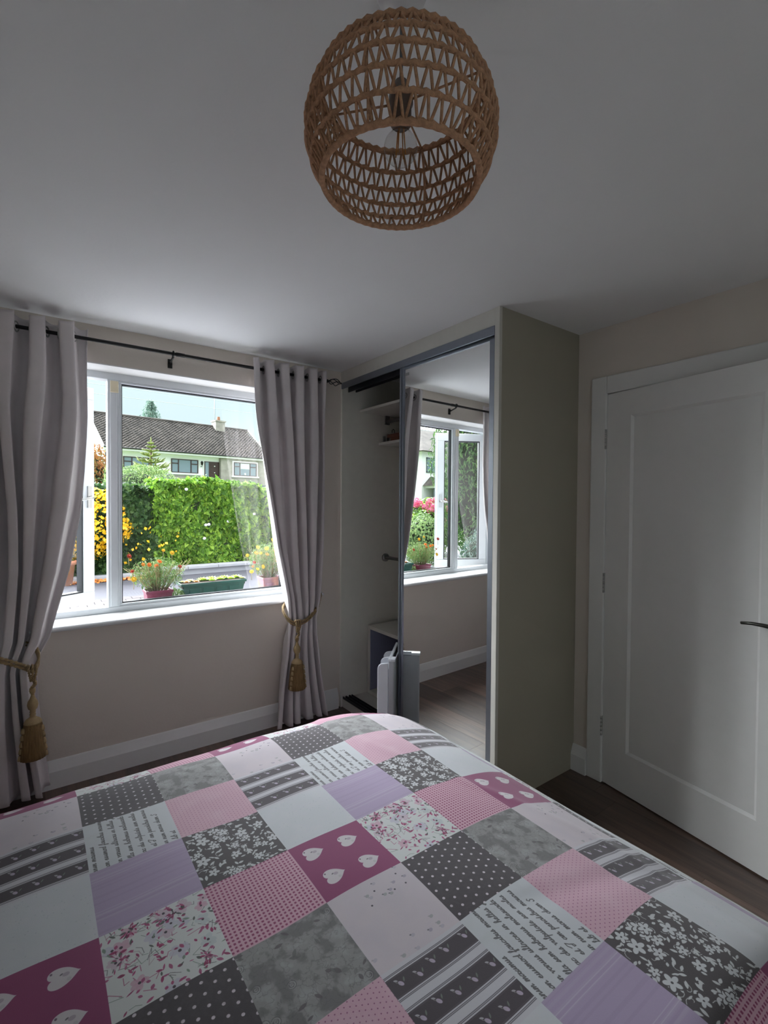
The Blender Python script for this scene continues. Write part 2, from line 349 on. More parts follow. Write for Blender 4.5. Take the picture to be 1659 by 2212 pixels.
for b in [(XD-.018, XD, DY1-.001, 1.440, 0, 2.139), (XD-.018, XD, DY0-.085, DY0+.001, 0, 2.139), (XD-.018, XD, DY0, DY1, DZ, 2.139)]: ar.box(*b)
ar.build('trim_1', M_white, bevel=.006, kind='structure')
ln = MB()
for b in [(XD, XD+.12, DY1-.001, DY1+.02, 0, DZ), (XD, XD+.12, DY0-.02, DY0+.001, 0, DZ), (XD, XD+.12, DY0, DY1, DZ-.001, DZ+.02), (XD+.045, XD+.06, DY1-.014, DY1, 0, DZ-.001), (XD+.045, XD+.06, DY0, DY1, DZ-.014, DZ)]: ln.box(*b)
ln.build('trim_2', M_white, kind='structure')

# ------------------------------------------------------------------ wardrobe
wd = thing('fitted_wardrobe', 'tall fitted wardrobe with sliding mirror door, half open beside the window wall', 'wardrobe', (2.1, 2.25, 0))
boxes((XF+.016, XD, YS-.006, YS+.012, 0, HT)).build('side_panel', M_ward, wd)
boxes((XF-.004, XF+.016, YS-.008, YS+.022, 0, HT)).build('front_post', M_wardw, wd, bevel=.002)
boxes((XF+.001, XD, WY-.018, WY-.001, 0, HT)).build('side_panel', M_wardi, wd)
boxes((XF, XF+.018, YS+.022, WY-.001, 2.317, HT)).build('top_fascia', M_wardw, wd, bevel=.001)
boxes((XF+.014, XD-.001, YS+.012, WY-.018, 0, .062)).build('base_plinth', M_wardw, wd, bevel=.003)
boxes((XD-.012, XD-.001, YS+.012, WY-.018, .062, HT)).build('back_panel', M_wardi, wd)
tt = boxes((XF-.006, XF+.004, YS+.022, WY-.018, 2.275, 2.317), (XF+.004, XF+.085, YS+.022, WY-.018, 2.309, 2.317)); tt.build('top_track', M_alu, wd, bevel=.001)
boxes((XF+.038, XF+.046, YS+.022, WY-.04, 2.255, 2.309), (XF+.080, XF+.088, YS+.022, WY-.07, 2.255, 2.309)).build('track_channel', M_alud, wd)
bt = MB()
for xx in (XF+.012, XF+.034, XF+.040, XF+.062, XF+.068, XF+.086): bt.box(xx, xx+.0035, YS+.022, WY-.03, .062, .078)
bt.box(XF+.012, XF+.09, YS+.022, WY-.03, .062, .065); bt.build('bottom_track', M_alud, wd)
def sliding(y0, y1, xc, rot, lab):
    cy = (y0+y1)/2
    def tr(v):
        dx, dy = v.x, v.y-cy; return Vector((xc+dx*math.cos(rot)-dy*math.sin(rot), cy+dx*math.sin(rot)+dy*math.cos(rot), v.z))
    f = MB()
    for b in [(-.010, .012, y1-.012, y1+.026, .082, 2.290), (-.016, -.010, y1+.004, y1+.010, .082, 2.290), (-.010, .012, y0-.026, y0+.004, .082, 2.290), (-.010, .012, y0, y1-.012, 2.262, 2.290), (-.010, .012, y0, y1-.012, .082, .118)]: f.box(*b, tr=tr)
    d = f.build('sliding_door', M_alu, wd, bevel=.0015, label=lab)
    MB().box(-.003, .003, y0+.003, y1-.011, .118, 2.262, tr=tr).build('mirror_pane', M_mirror, d)
    if xc < XF+.04: MB().box(-.0045, -.0031, y1-.050, y1-.018, 2.224, 2.240, tr=tr).build('paper_tag', M_chrome, d, label='small silver tag in the corner of the mirror')
sliding(1.604, 2.270, XF+.0235, math.radians(1.60), 'front sliding door with the mirror')
sliding(1.590, 2.245, XF+.066, 0, 'second sliding door parked behind the mirror')
def inner(x0, z0, z1, y0=YS+.014, y1=WY-.018): return boxes((x0, XD-.012, y0, y1, z0, z1))
inner(1.93, 2.128, 2.146).build('shelf', M_wardw, wd, bevel=.001)
inner(2.10, 1.902, 1.922, 2.30).build('shelf', M_wardw, wd, bevel=.001)
ra = MB(); ra.tube([(2.175, 2.955, 2.085), (2.175, YS+.02, 2.085)], .014, 10)
ra.box(2.155, 2.195, 2.945, 2.957, 2.062, 2.128); ra.build('hanging_rail', M_chrome, wd)
rb = MB(); rb.tube([(2.168, 2.955, 1.056), (2.168, YS+.02, 1.056)], .0125, 12); rb.lathe([(.001, 2.944), (.030, 2.944), (.030, 2.956), (.001, 2.956)], 20, (2.168, 0, 1.056), cap=False, ax='y')
rb.build('hanging_rail', M_chrome, wd)
# storage cube
cube = thing('storage_cube', 'white open-fronted storage cube inside the wardrobe by the left panel', 'storage unit', (2.2, 2.74, .062))
a0, a1, b0, b1, c0, c1 = 2.0, 2.40, 2.546, 2.936, .064, .566; q = .026
cb = boxes((a0, a1, b0, b0+q, c0, c1), (a0, a1, b1-q, b1, c0, c1), (a0, a1, b0+q, b1-q, c1-q, c1), (a0, a1, b0+q, b1-q, c0, c0+q)).build('carcass', M_wardw, cube, bevel=.001)
boxes((a1-.012, a1-.002, b0+q, b1-q, c0+q, c1-q)).build('back', M_box_in, cube)
for yy_ in (b1-q-.003, b0+q+.0005): boxes((a0+.004, a1-.013, yy_, yy_+.0025, c0+q+.001, c1-q-.001)).build('lining', M_box_in, cube)
# wooden trouser hangers lying on the small shelf
def hanger(px, py, pz, rz, lab):
    t = thing('clip_hanger', lab, 'hanger', (px, py, pz), group='wooden clip hangers on the small wardrobe shelf'); cr_, sr_ = math.cos(rz), math.sin(rz)
    tr = lambda v: Vector((px+v.x*cr_-v.y*sr_, py+v.x*sr_+v.y*cr_, pz+v.z))
    m = MB(); m.box(-.008, .008, -.16, .02, .030, .055, tr=tr); m.box(-.007, .007, -.12, -.02, .002, .030, tr=tr); m.build('wooden_bar', M_wood, t, bevel=.002)
    m = MB(); m.tube([tr(Vector(p)) for p in [(0, -.06, .055), (0, -.06, .075), (0, -.045, .088), (0, -.03, .078), (0, -.032, .062)]], .0022, 6); m.build('hook', M_black, t)
    m = MB(); m.tube([tr(Vector(p)) for p in [(0, .02, .034), (0, .055, .040), (0, .06, .020), (0, .062, .002)]], .002, 6)
    m.box(-.012, .012, .058, .068, .002, .046, tr=tr); m.box(-.010, .010, .020, .030, .004, .060, tr=tr); m.build('clip', M_chrome, t)
hanger(2.13, 2.86, 1.922, 0, 'reddish wooden clip hanger nearest the left panel on the small wardrobe shelf')
hanger(2.19, 2.68, 1.922, math.radians(8), 'reddish wooden clip hanger beside the mirror stile on the small wardrobe shelf')

# ------------------------------------------------------------------ portable heater standing across the opening
ht = thing('portable_heater', 'white portable heater with grey side panel standing at the wardrobe opening', 'heater', (1.80, 2.40, 0))
hb = Vector((1.692, 2.213, 0)); he = Vector((.7071, .7071, 0)); hw = Vector((-.7071, .7071, 0))
def htt(v): return hb+he*v.x+hw*v.y+Vector((0, 0, v.z))
hl = .34
p_ = MB(); prof = [(0, .006), (.003, .001), (.010, 0), (hl-.010, 0), (hl-.003, .001), (hl, .006), (hl, .030), (0, .030)]
p_.prism(prof, .09, .548, tr=lambda v: htt(Vector((v.x, v.y, v.z)))); p_.build('side_panel', M_heat, ht, label='smooth light grey side panel')
lp = MB()   # top lip with carrying slot
for b in [(-.004, hl+.004, .018, .034, .548, .562), (-.004, .05, -.006, .018, .548, .562), (hl-.05, hl+.004, -.006, .018, .548, .562), (.05, hl-.05, -.006, -.002, .548, .560)]: lp.box(*b, tr=htt)
lp.build('top_handle', M_heatw, ht, bevel=.003, label='silver top lip with a carrying slot')
boxes_ = MB(); boxes_.box(.05, hl-.05, -.001, .018, .545, .550, tr=htt); boxes_.build('handle_slot', M_gasket, ht)
for k in range(3):
    s0 = .002+k*.115
    r_ = .035; H_ = .545; pl = [(.034, .09), (.034, H_-.008)]
    for a in np.linspace(pi/2, pi, 8): pl.append((.098-r_-(-1)*0+(-math.cos(a))*r_*1.0, H_-.012-r_+math.sin(a)*r_))
    pl += [(.098, .115), (.104, .098), (.104, .09)]
    f = MB(); f.prism(pl, s0, s0+.012, tr=lambda v: htt(Vector((v.z, v.x, v.y)))); f.build('fin', M_heatw, ht, bevel=.004)
boxes_ = MB(); boxes_.box(.01, hl-.01, .028, .060, .10, .50, tr=htt); boxes_.build('core', M_heatw, ht)
for s0, zf in ((.03, 0), (hl-.07, .079)):
    f = MB(); f.box(s0, s0+.035, -.05, .13, zf, .09, tr=htt); f.build('foot', M_heat, ht, bevel=.008)

# ------------------------------------------------------------------ curtains
def smooth_interp(tab, z):
    zs = [a for a, _ in tab]; vs = [b for _, b in tab]
    return float(np.interp(z, zs, vs))
def curtain(name, lab, left, right, nw, ph, tie_z, yr, lean):
    """left/right: tables (z, x) ascending in z"""
    nx, nz = nw*22, 90; t = thing(name, lab, 'curtain', ((left[-1][1]+right[-1][1])/2, yr, .03), group='grey tied back curtains')
    Z = np.concatenate([np.linspace(.03, .6, 22)[:-1], np.linspace(.6, .9, 24)[:-1], np.linspace(.9, 2.2, 36)[:-1], np.linspace(2.2, 2.352, 12)])
    s = np.linspace(0, 1, nx+1); V = []
    for z in Z:
        xl, xr = smooth_interp(left, z), smooth_interp(right, z); wdt = xr-xl
        k = math.exp(-((z-tie_z)/.13)**2)
        amp = .060*(1-.5*k); yc = yr-.03*k*lean
        hi = min(1, max(0, (z-1.9)/.4))
        wph = 2*pi*(nw*s+.02*np.sin(5*z+9*s))+ph
        base = 1-2*((1+np.cos(wph))/2)**2.6          # wide round fronts, narrow deep gaps
        base = np.where(base > 0, base*(1-.28*np.abs(np.sin(wph/2+pi/2))), base)
        mod = 1+(.35*np.sin(7.3*s+1.7*z)*(1-hi))
        xx = xl+wdt*s+.010*np.sin(2*wph+1.0)*(wdt/.5)+.018*(1-hi)*np.sin(11*s+2.1*z)*wdt/.5
        yy = yc-amp*base*mod+.008*np.sin(3*z+8*s)*(1-hi)-.02*k*np.sin(pi*s)
        yy = np.minimum(yy, WY-.034)
        zz = np.full_like(s, z)
        if z > 2.3: zz = zz+.004*np.sin(wph*2)
        V.append(np.stack([xx, yy, zz], 1))
    V = np.array(V); n0, n1 = V.shape[:2]; verts = V.reshape(-1, 3)
    i, j = np.meshgrid(np.arange(n0-1), np.arange(n1-1), indexing='ij'); a = (i*n1+j).ravel()
    f = np.stack([a, a+1, a+n1+1, a+n1], 1)
    o = npmesh('curtain_panel', verts, f, M_curt, t)
    o.data.polygons.foreach_set('use_smooth', [True]*len(o.data.polygons))
    sd = o.modifiers.new('thickness', 'SOLIDIFY'); sd.thickness = .004
    # eyelet rings, where the cloth crosses the rod
    iz = int(np.argmin(np.abs(Z-2.30)))
    row = V[iz]; k = 0; me = None
    for q in range(nx):
        if (row[q][1]-yr)*(row[q+1][1]-yr) < 0:
            m = MB(); x_ = (row[q][0]+row[q+1][0])/2
            d = Vector((row[q+1][0]-row[q][0], row[q+1][1]-row[q][1], 0)).normalized(); up = Vector((0, 0, 1))
            m.tube([Vector((0, 0, 0))+d*.023*math.cos(a)+up*.023*math.sin(a) for a in np.linspace(0, 2*pi, 20)[:-1]], .0048, 6, closed=True)
            e_ = m.build('eyelet', M_chrome); e_.parent = t; e_.matrix_parent_inverse = Matrix.Translation(-Vector(t.location)); e_.location = (x_, yr, 2.297)
    return t
YR = 2.892
curtain('curtain', 'left grey curtain tied back with gold rope, beside the open casement', [(.03, -.36), (.4, -.34), (.68, -.30), (1.1, -.36), (1.6, -.42), (2.35, -.50)],
        [(.03, .072), (.25, .045), (.45, .02), (.66, .002), (.72, .016), (.80, .056), (1.13, .128), (1.43, .168), (2.0, .208), (2.35, .222)], 6, .6, .70, YR, 1)
curtain('curtain', 'right grey curtain tied back with gold rope, between window and wardrobe', [(.03, 1.245), (.25, 1.262), (.5, 1.295), (.70, 1.318), (.86, 1.300), (1.19, 1.232), (1.63, 1.168), (2.0, 1.12), (2.35, 1.088)],
        [(.03, 1.622), (.33, 1.562), (.60, 1.52), (.71, 1.515), (.83, 1.538), (1.18, 1.56), (1.74, 1.58), (2.35, 1.592)], 5, 2.4, .70, YR, 1)
rod = thing('curtain_rod', 'black metal curtain rod with a cage finial above the window', 'curtain rod', (.6, YR, 2.30))
m = MB(); m.tube([(-.66, YR, 2.297), (1.615, YR, 2.297)], .0095, 12); m.tube([(.655, YR, 2.297), (.70, YR, 2.297)], .0115, 12); m.build('pole', M_black, rod)
m = MB(); m.lathe([(.001, 0), (.012, .002), (.012, .014), (.007, .02), (.001, .022)], 12, (1.612, YR, 2.297), ax='x', cap=False)
for k in range(4):
    pts = []
    for u in np.linspace(0, 1, 14):
        a = k*pi/2+u*pi*.9; r = .024*math.sin(pi*u)**.8; pts.append((1.632+u*.095, YR+r*math.cos(a), 2.297+r*math.sin(a)))
    m.tube(pts, .0028, 6)
m.sphere((1.731, YR, 2.297), .006, 8); m.build('finial', M_black, rod)
for bx in (.640,):
    m = MB(); m.box(bx-.012, bx+.012, WY-.006, WY, 2.235, 2.285); m.tube([(bx, WY-.004, 2.262), (bx, WY-.03, 2.266), (bx, YR+.006, 2.278), (bx, YR, 2.284)], .006, 8)
    m.tube([(bx, YR+.014*math.cos(a), 2.297+.014*math.sin(a)) for a in np.linspace(0, 2*pi, 15)[:-1]], .004, 6, closed=True); m.build('bracket', M_black, rod)
for x_ in (1.600, -.600): boxes((x_, x_+.006, YR-.004, WY, 2.285, 2.303)).build('end_bracket', M_black, rod)

# ------------------------------------------------------------------ tiebacks with tassels
def spiral_rope(m, pts, r, turns, strands=2):
    pts = [Vector(p) for p in pts]
    n = len(pts)*6; P = []
    for i in range(n+1):
        u = i/n*(len(pts)-1); k = min(int(u), len(pts)-2); f_ = u-k
        p0 = pts[max(k-1, 0)]; p1 = pts[k]; p2 = pts[k+1]; p3 = pts[min(k+2, len(pts)-1)]
        P.append(.5*((2*p1)+(p2-p0)*f_+(2*p0-5*p1+4*p2-p3)*f_**2+(3*p1-p0-3*p2+p3)*f_**3))
    for s_ in range(strands):
        Q = []; prev = None
        for i, p in enumerate(P):
            t = (P[min(i+1, n)]-P[max(i-1, 0)]).normalized()
            if prev is None: prev = t.cross(Vector((.1, .2, 1))).normalized()
            prev = (prev-t*prev.dot(t)).normalized(); b = t.cross(prev); a = 2*pi*turns*i/n+s_*2*pi/strands
            Q.append(p+(prev*math.cos(a)+b*math.sin(a))*r*.55)
        m.tube(Q, r*.62, 6)
def tieback(lab, knot, hook, backpts):
    t = thing('tassel_tieback', lab, 'tieback', (knot[0], knot[1], knot[2]), group='gold tassel tiebacks')
    k = Vector(knot)
    m = MB()
    for off in (0, -.016):
        spiral_rope(m, [Vector(p)+Vector((0, 0, off)) for p in backpts['front']], .0075, 26)
        spiral_rope(m, [Vector(p)+Vector((0, 0, off)) for p in backpts['back']], .0075, 16)
    m.build('rope', M_rope, t)
    m = MB()
    for dx in (-.014, 0, .014): spiral_rope(m, [k+Vector((dx, .014, -.012)), k+Vector((dx*1.1, -.012, .016)), k+Vector((dx, -.022, -.012)), k+Vector((dx*.4, -.010, -.06))], .006, 7)
    spiral_rope(m, [k+Vector((.0, 0, -.05)), k+Vector((.010, -.006, -.075)), k+Vector((-.006, -.004, -.10)), k+Vector((0, 0, -.125))], .008, 5)
    m.lathe([(.004, -.125), (.011, -.118), (.012, -.100), (.005, -.094)], 12, tuple(k)); m.build('knot', M_rope, t)
    m = MB(); m.lathe([(.006, -.120), (.008, -.134), (.012, -.146), (.020, -.160), (.0225, -.176), (.019, -.192), (.011, -.202), (.013, -.208), (.0105, -.214), (.013, -.221), (.011, -.230), (.016, -.236), (.030, -.246), (.036, -.256), (.037, -.262)][::-1], 20, tuple(k)); m.build('tassel_head', M_gold, t)
    m = MB(); prof = [(.034, -.26), (.040, -.29), (.046, -.34), (.051, -.39), (.054, -.425)]
    m.lathe(prof[::-1], 72, tuple(k), flute=.03, nf=24); m.build('fringe', M_fringe, t)
    for sx in (-1, 1):
        for j in range(5):
            z = -.285-j*.031; r0 = .040+j*.0035; b = MB()
            c = (k.x+sx*r0*.92, k.y-.017, k.z+z); b.lathe([(.002, .010), (.006, .009), (.009, -.004), (.010, -.012), (.002, -.014)][::-1], 8, c)
            b.build('tuft', M_gold, t)
    return t
tieback('gold rope tieback with tassel on the right curtain beside the wardrobe', (1.360, 2.800, .705), None,
        {'front': [(1.360, 2.800, .700), (1.42, 2.800, .715), (1.48, 2.82, .745), (1.535, 2.85, .785), (1.575, 2.90, .815), (1.615, 2.955, .838)], 'back': [(1.360, 2.800, .700), (1.325, 2.815, .715), (1.300, 2.85, .755), (1.302, 2.89, .79), (1.34, 2.935, .81)]})
tieback('gold rope tieback with tassel on the left curtain under the open casement', (-.006, 2.800, .682), None,
        {'front': [(-.006, 2.800, .678), (-.06, 2.792, .715), (-.13, 2.785, .755), (-.22, 2.79, .80), (-.32, 2.86, .835), (-.40, 2.955, .85)], 'back': [(-.006, 2.800, .678), (.014, 2.815, .70), (.018, 2.85, .73), (.0, 2.89, .765), (-.06, 2.93, .79)]})
for hx_, lb in ((1.623, 'white knob hook on the wall right of the right curtain'), (-.41, 'white knob hook on the wall left of the left curtain')):
    m = MB(); m.lathe([(.012, WY), (.012, WY-.004), (.004, WY-.006), (.004, WY-.022), (.009, WY-.028), (.010, WY-.034), (.004, WY-.040)], 14, (hx_, 0, .835), ax='y')
    m.build('curtain_hook', M_lampw, label=lb, cat='hook')

# ------------------------------------------------------------------ pendant lamp
LX, LY = .545, .704
lamp = thing('pendant_lamp', 'brown woven rope pendant lamp hanging from the ceiling', 'lamp', (LX, LY, HT))
def shade_r(u):   # u 0 top .. 1 bottom
    return .145*(1-u)+.142*u+.0275*math.sin(pi*min(1, max(0, u)))**.8
zt, zb = 2.215, 2.055; NR = 5
m = MB(); m.lathe([(.001, HT-.0005), (.047, HT-.0005), (.047, HT-.006), (.042, HT-.018), (.024, HT-.030), (.010, HT-.036), (.001, HT-.037)][::-1], 28, (LX, LY, 0), cap=False); m.build('ceiling_rose', M_lampw, lamp)
m = MB(); m.tube([(LX, LY, HT-.03), (LX, LY, 2.225)], .0032, 8); m.build('cord', mat('grey_flex', lin(120, 120, 122), .5), lamp)
m = MB(); m.lathe([(.006, 2.240), (.012, 2.235), (.018, 2.215), (.022, 2.210), (.022, 2.196), (.019, 2.192), (.019, 2.160), (.015, 2.156), (.001, 2.156)][::-1], 20, (LX, LY, 0)); m.build('bulb_holder', mat('taupe_bakelite', lin(108, 92, 82), .4), lamp)
def ring(u, r, th_, N=104, bump=True):
    pts = []
    z = zt+(zb-zt)*u; rr = shade_r(u)
    for i in range(N):
        a = 2*pi*i/N; pts.append((LX+rr*math.cos(a), LY+rr*math.sin(a), z+(.0012 if i % 2 else -.0012)*bump))
    mm = MB(); mm.tube(pts, [th_*(1.12 if i % 2 else .92) for i in range(N)], 6, closed=True); return mm
for k in range(NR+1):
    mm = ring(k/NR, 0, .0040 if 0 < k < NR else .0055)
    mm.build('rope_ring', M_jute, lamp)
NZ = 46
for k in range(NR):
    mm = MB(); pts = []; rs = []
    for i in range(NZ*2):
        a = 2*pi*(i+.13*random.uniform(-1, 1))/(NZ*2); u = k/NR+(.06/NR if i % 2 else .94/NR)
        for da, du in ((-.012, .0), (.012, 0)):
            r = shade_r(u); pts.append((LX+r*math.cos(a+da), LY+r*math.sin(a+da), zt+(zb-zt)*u)); rs.append(.0026)
    mm.tube(pts, rs, 5, closed=True); mm.build('woven_strand', M_jute, lamp)
mm = MB()
for a0_ in range(4):
    a = math.radians(34+a0_*90); pts = [(LX+(shade_r(u)-.004)*math.cos(a), LY+(shade_r(u)-.004)*math.sin(a), zt+(zb-zt)*u) for u in np.linspace(0, 1, 9)]
    mm.tube(pts, .0028, 6)
    mm.tube([(LX+.02*math.cos(a), LY+.02*math.sin(a), 2.200), (LX+.143*math.cos(a), LY+.143*math.sin(a), 2.213)], .002, 6)
mm.build('wire_frame', M_jute, lamp)
m = MB(); prof = [(.012, 2.160), (.0135, 2.150), (.020, 2.138)]+[(.0305*math.sin(a), 2.1175-.0305*math.cos(a)) for a in np.linspace(2.3, .05, 14)]
m.lathe(prof[::-1], 28, (LX, LY, 0), cap=False)
bulb = m.build('bulb', glass('bulb_glass', (.93, .93, .92, 1), refl=1.0), lamp)
m = MB()
for k in range(4):
    a = k*pi/2+.4; m.tube([(LX+.006*math.cos(a), LY+.006*math.sin(a), 2.150), (LX+.010*math.cos(a), LY+.010*math.sin(a), 2.104)], .0011, 6)
m.build('filament', mat('orange_filament', lin(214, 140, 60), .5), bulb)

# ------------------------------------------------------------------ bed
bed = thing('bed', 'double bed with grey base under the patchwork duvet', 'bed', (.33, .97, 0))
boxes((XL+.03, 1.30, .22, 1.74, .06, .30)).build('bed_base', M_bed, bed, bevel=.02)
boxes((XL+.03, 1.31, .21, 1.75, .30, .535)).build('mattress', M_matt, bed, bevel=.05, seg=4)
for sx in (XL+.10, 1.24):
    for sy in (.30, 1.66):
        m = MB(); m.lathe([(.022, 0), (.026, .065)], 14, (sx, sy, 0)); m.build('leg', M_black, bed)

# --- printed patchwork, drawn as arrays: 3 x 4 patches that repeat
N = 400
def canvas(c): a = np.empty((N, N, 3)); a[:] = np.array(c)/255.; return a
gx, gy = np.meshgrid((np.arange(N)+.5)/N, (np.arange(N)+.5)/N)     # gx to +X, gy to +Y of the room
# art coordinates: text runs to +Y (a), its top points to -X (b)
ga, gb = gy, 1-gx
def vnoise(sc, seed, oct_=3):
    r_ = np.random.default_rng(seed); out = np.zeros((N, N)); am = 1.; tot = 0
    for o in range(oct_):
        n = int(sc*2**o)+2; g_ = r_.random((n+1, n+1)); xx = gx*(n-1); yy = gy*(n-1); i = xx.astype(int); j = yy.astype(int)
        fx = xx-i; fy = yy-j; fx = fx*fx*(3-2*fx); fy = fy*fy*(3-2*fy)
        out += am*((g_[j, i]*(1-fx)+g_[j, i+1]*fx)*(1-fy)+(g_[j+1, i]*(1-fx)+g_[j+1, i+1]*fx)*fy); tot += am; am *= .5
    return out/tot
def cov(d, w=1.2/N): return np.clip(.5-d/w, 0, 1)
def put(img, m, c, al=1.): img += (np.array(c)/255.-img)*(m*al)[..., None]
def ell(cx, cy, rx, ry, ang=0):
    dx = ga-cx; dy = gb-cy; c_, s_ = math.cos(ang), math.sin(ang); x_ = (dx*c_+dy*s_)/rx; y_ = (-dx*s_+dy*c_)/ry
    return (np.sqrt(x_*x_+y_*y_)-1)*min(rx, ry)
def leafd(cx, cy, l, w_, ang):    # pointed ellipse
    dx = ga-cx; dy = gb-cy; c_, s_ = math.cos(ang), math.sin(ang); x_ = (dx*c_+dy*s_)/l; y_ = np.abs(-dx*s_+dy*c_)
    return np.where(np.abs(x_) < 1, y_-w_*(1-x_*x_), 1.)
def stroke(img, pts, wd_, c, al=1.):
    pts = np.array(pts, float); acc = np.full((N, N), 1.)
    for (x0, y0), (x1, y1) in zip(pts[:-1], pts[1:]):
        i0, i1 = int(max(0, (min(1-y0, 1-y1)-.02)*N)), int(min(N, (max(1-y0, 1-y1)+.02)*N)+1)   # columns: gx=1-b
        j0, j1 = int(max(0, (min(x0, x1)-.02)*N)), int(min(N, (max(x0, x1)+.02)*N)+1)
        if i1 <= i0 or j1 <= j0: continue
        A = ga[j0:j1, i0:i1]; B = gb[j0:j1, i0:i1]; dx, dy = x1-x0, y1-y0; L2 = dx*dx+dy*dy+1e-12
        t = np.clip(((A-x0)*dx+(B-y0)*dy)/L2, 0, 1); d = np.hypot(A-x0-t*dx, B-y0-t*dy)-wd_
        acc[j0:j1, i0:i1] = np.minimum(acc[j0:j1, i0:i1], d)
    put(img, cov(acc), c, al)
rr = random.Random(11)
# hearts
H_ = canvas((150, 62, 112))
def heart(img, cx, cy, s, al=1):
    x_ = (ga-cx)/s; y_ = (gb-cy)/s
    # lobes toward -X (up in art), tip toward +X
    y2 = y_+.15; f_ = (x_*x_*1.25+(y2-.62*np.sqrt(np.abs(x_)+1e-4))**2*1.25)-1
    return np.clip(.5-f_*s*N*.55, 0, 1)
for cx, cy in ((.28, .73), (.75, .76), (.25, .27), (.72, .29)):
    hm = heart(H_, cx, cy, .125); put(H_, hm, (222, 214, 220)); put(H_, cov(np.abs(heart(H_, cx, cy, .125)-.5)-.3, .4)*0, (255, 255, 255))
    put(H_, cov(ell(cx+.015, cy-.01, .022, .028)), (190, 176, 190)); put(H_, cov(ell(cx+.03, cy+.025, .008, .014, .5)), (120, 112, 120))
    put(H_, cov(ell(cx+.075, cy+.10, .012, .010)), (120, 100, 118)); put(H_, cov(ell(cx-.05, cy-.03, .02, .018)), (205, 202, 205))
# colour floral
CF = canvas((222, 226, 226))
for k in range(80):
    x_, y_ = rr.random(), rr.random(); stroke(CF, [(x_, y_), (x_+rr.uniform(-.05, .08), y_+rr.uniform(-.05, .1)), (x_+rr.uniform(-.05, .12), y_+rr.uniform(.0, .14))], .0028, rr.choice([(120, 138, 130), (96, 96, 100), (160, 60, 105), (170, 150, 160)]), .8)
for k in range(20):
    x_, y_ = rr.random(), rr.random(); c_ = rr.choice([(216, 176, 196), (206, 204, 220), (212, 190, 206), (204, 212, 216)]); rad = rr.uniform(.045, .085)
    for q_ in range(5):
        a = q_*2*pi/5+rr.random(); put(CF, cov(ell(x_+rad*.6*math.cos(a), y_+rad*.6*math.sin(a), rad*.62, rad*.45, a)), c_, .85)
    put(CF, cov(ell(x_, y_, rad*.22, rad*.2)), (70, 62, 72))
for k in range(120):
    x_, y_ = rr.random(), rr.random(); c_ = rr.choice([(158, 40, 96), (176, 70, 118), (150, 50, 96), (84, 88, 86), (126, 146, 132), (170, 80, 124)])
    put(CF, cov(leafd(x_, y_, rr.uniform(.018, .04), rr.uniform(.007, .017), rr.uniform(0, pi))), c_, .9)
for cx, cy in ((.85, .35), (.60, .85), (.15, .2), (.92, .72)):
    for k in range(26):
        a = rr.uniform(0, 2*pi); d_ = abs(rr.gauss(0, .07)); x_, y_ = cx+d_*math.cos(a), cy+d_*math.sin(a)
        put(CF, cov(leafd(x_, y_, rr.uniform(.012, .035), rr.uniform(.004, .011), a+rr.uniform(-.5, .5))), rr.choice([(160, 40, 96), (130, 36, 84), (182, 96, 136), (70, 70, 74)]), .9)
# gingham
GH = canvas((222, 178, 196)); n_ = 22
fu, fv = (ga*n_) % 1, (gb*n_) % 1
s1 = ((fu > .5)).astype(float); s2 = ((fv > .5)).astype(float)
put(GH, np.maximum(s1, s2)*.0+(s1+s2)*.12, (196, 120, 152)); put(GH, s1*s2, (150, 62, 104), .95)
# buds
BD = canvas((218, 208, 216)); put(BD, np.clip(vnoise(4, 3)*1.6-.6, 0, 1), (206, 198, 210), .6)
for k in range(17):
    x_, y_ = rr.random(), rr.random(); g_ = rr.choice([(172, 164, 184), (190, 186, 200), (168, 170, 172)])
    put(BD, cov(ell(x_, y_, .018, .024, .4)), g_, .8); put(BD, cov(ell(x_+.014, y_+.022, .008, .011)), (120, 118, 124), .9 if k % 2 else .3)
    if k % 3 == 0: put(BD, cov(ell(x_-.09, y_+.05, .011, .011)), (84, 78, 88))
# dots
DT = canvas((74, 68, 74))
p_x = .122
dd = np.full((N, N), 1.)
for q_ in range(-1, 12):
    for r_ in range(-1, 12):
        cx = (q_+.5*(r_ % 2))*p_x; cy = r_*p_x*.86; dd = np.minimum(dd, np.hypot(ga-cx, gb-cy)-.0160)
put(DT, cov(dd), (226, 214, 226)); put(DT, np.clip(vnoise(30, 9)-.45, 0, .2), (100, 95, 100))
# grey floral
GF = canvas((150, 150, 150)); n1 = vnoise(7, 21, 4); n2 = vnoise(16, 5, 3)
put(GF, np.clip((n1-.5)*7, 0, 1), (112, 110, 112), .75); put(GF, np.clip((.40-n1)*8, 0, 1), (172, 174, 176), .6); put(GF, np.clip(1-np.abs(n2-.5)*26, 0, 1), (96, 92, 96), .45)
for k in range(26):
    x_, y_ = rr.random(), rr.random(); put(GF, cov(leafd(x_, y_, rr.uniform(.03, .06), rr.uniform(.012, .022), rr.uniform(0, pi))), rr.choice([(104, 102, 104), (124, 122, 124), (94, 84, 92)]), .7)
for k in range(9):
    x_, y_ = rr.random(), rr.random()
    for q_ in range(4): stroke(GF, [(x_+(.012+.01*q_)*math.cos(a), y_+(.012+.01*q_)*math.sin(a)) for a in np.linspace(q_, q_+4.2, 12)], .0025, (88, 84, 90) if q_ % 2 else (178, 178, 180), .7)
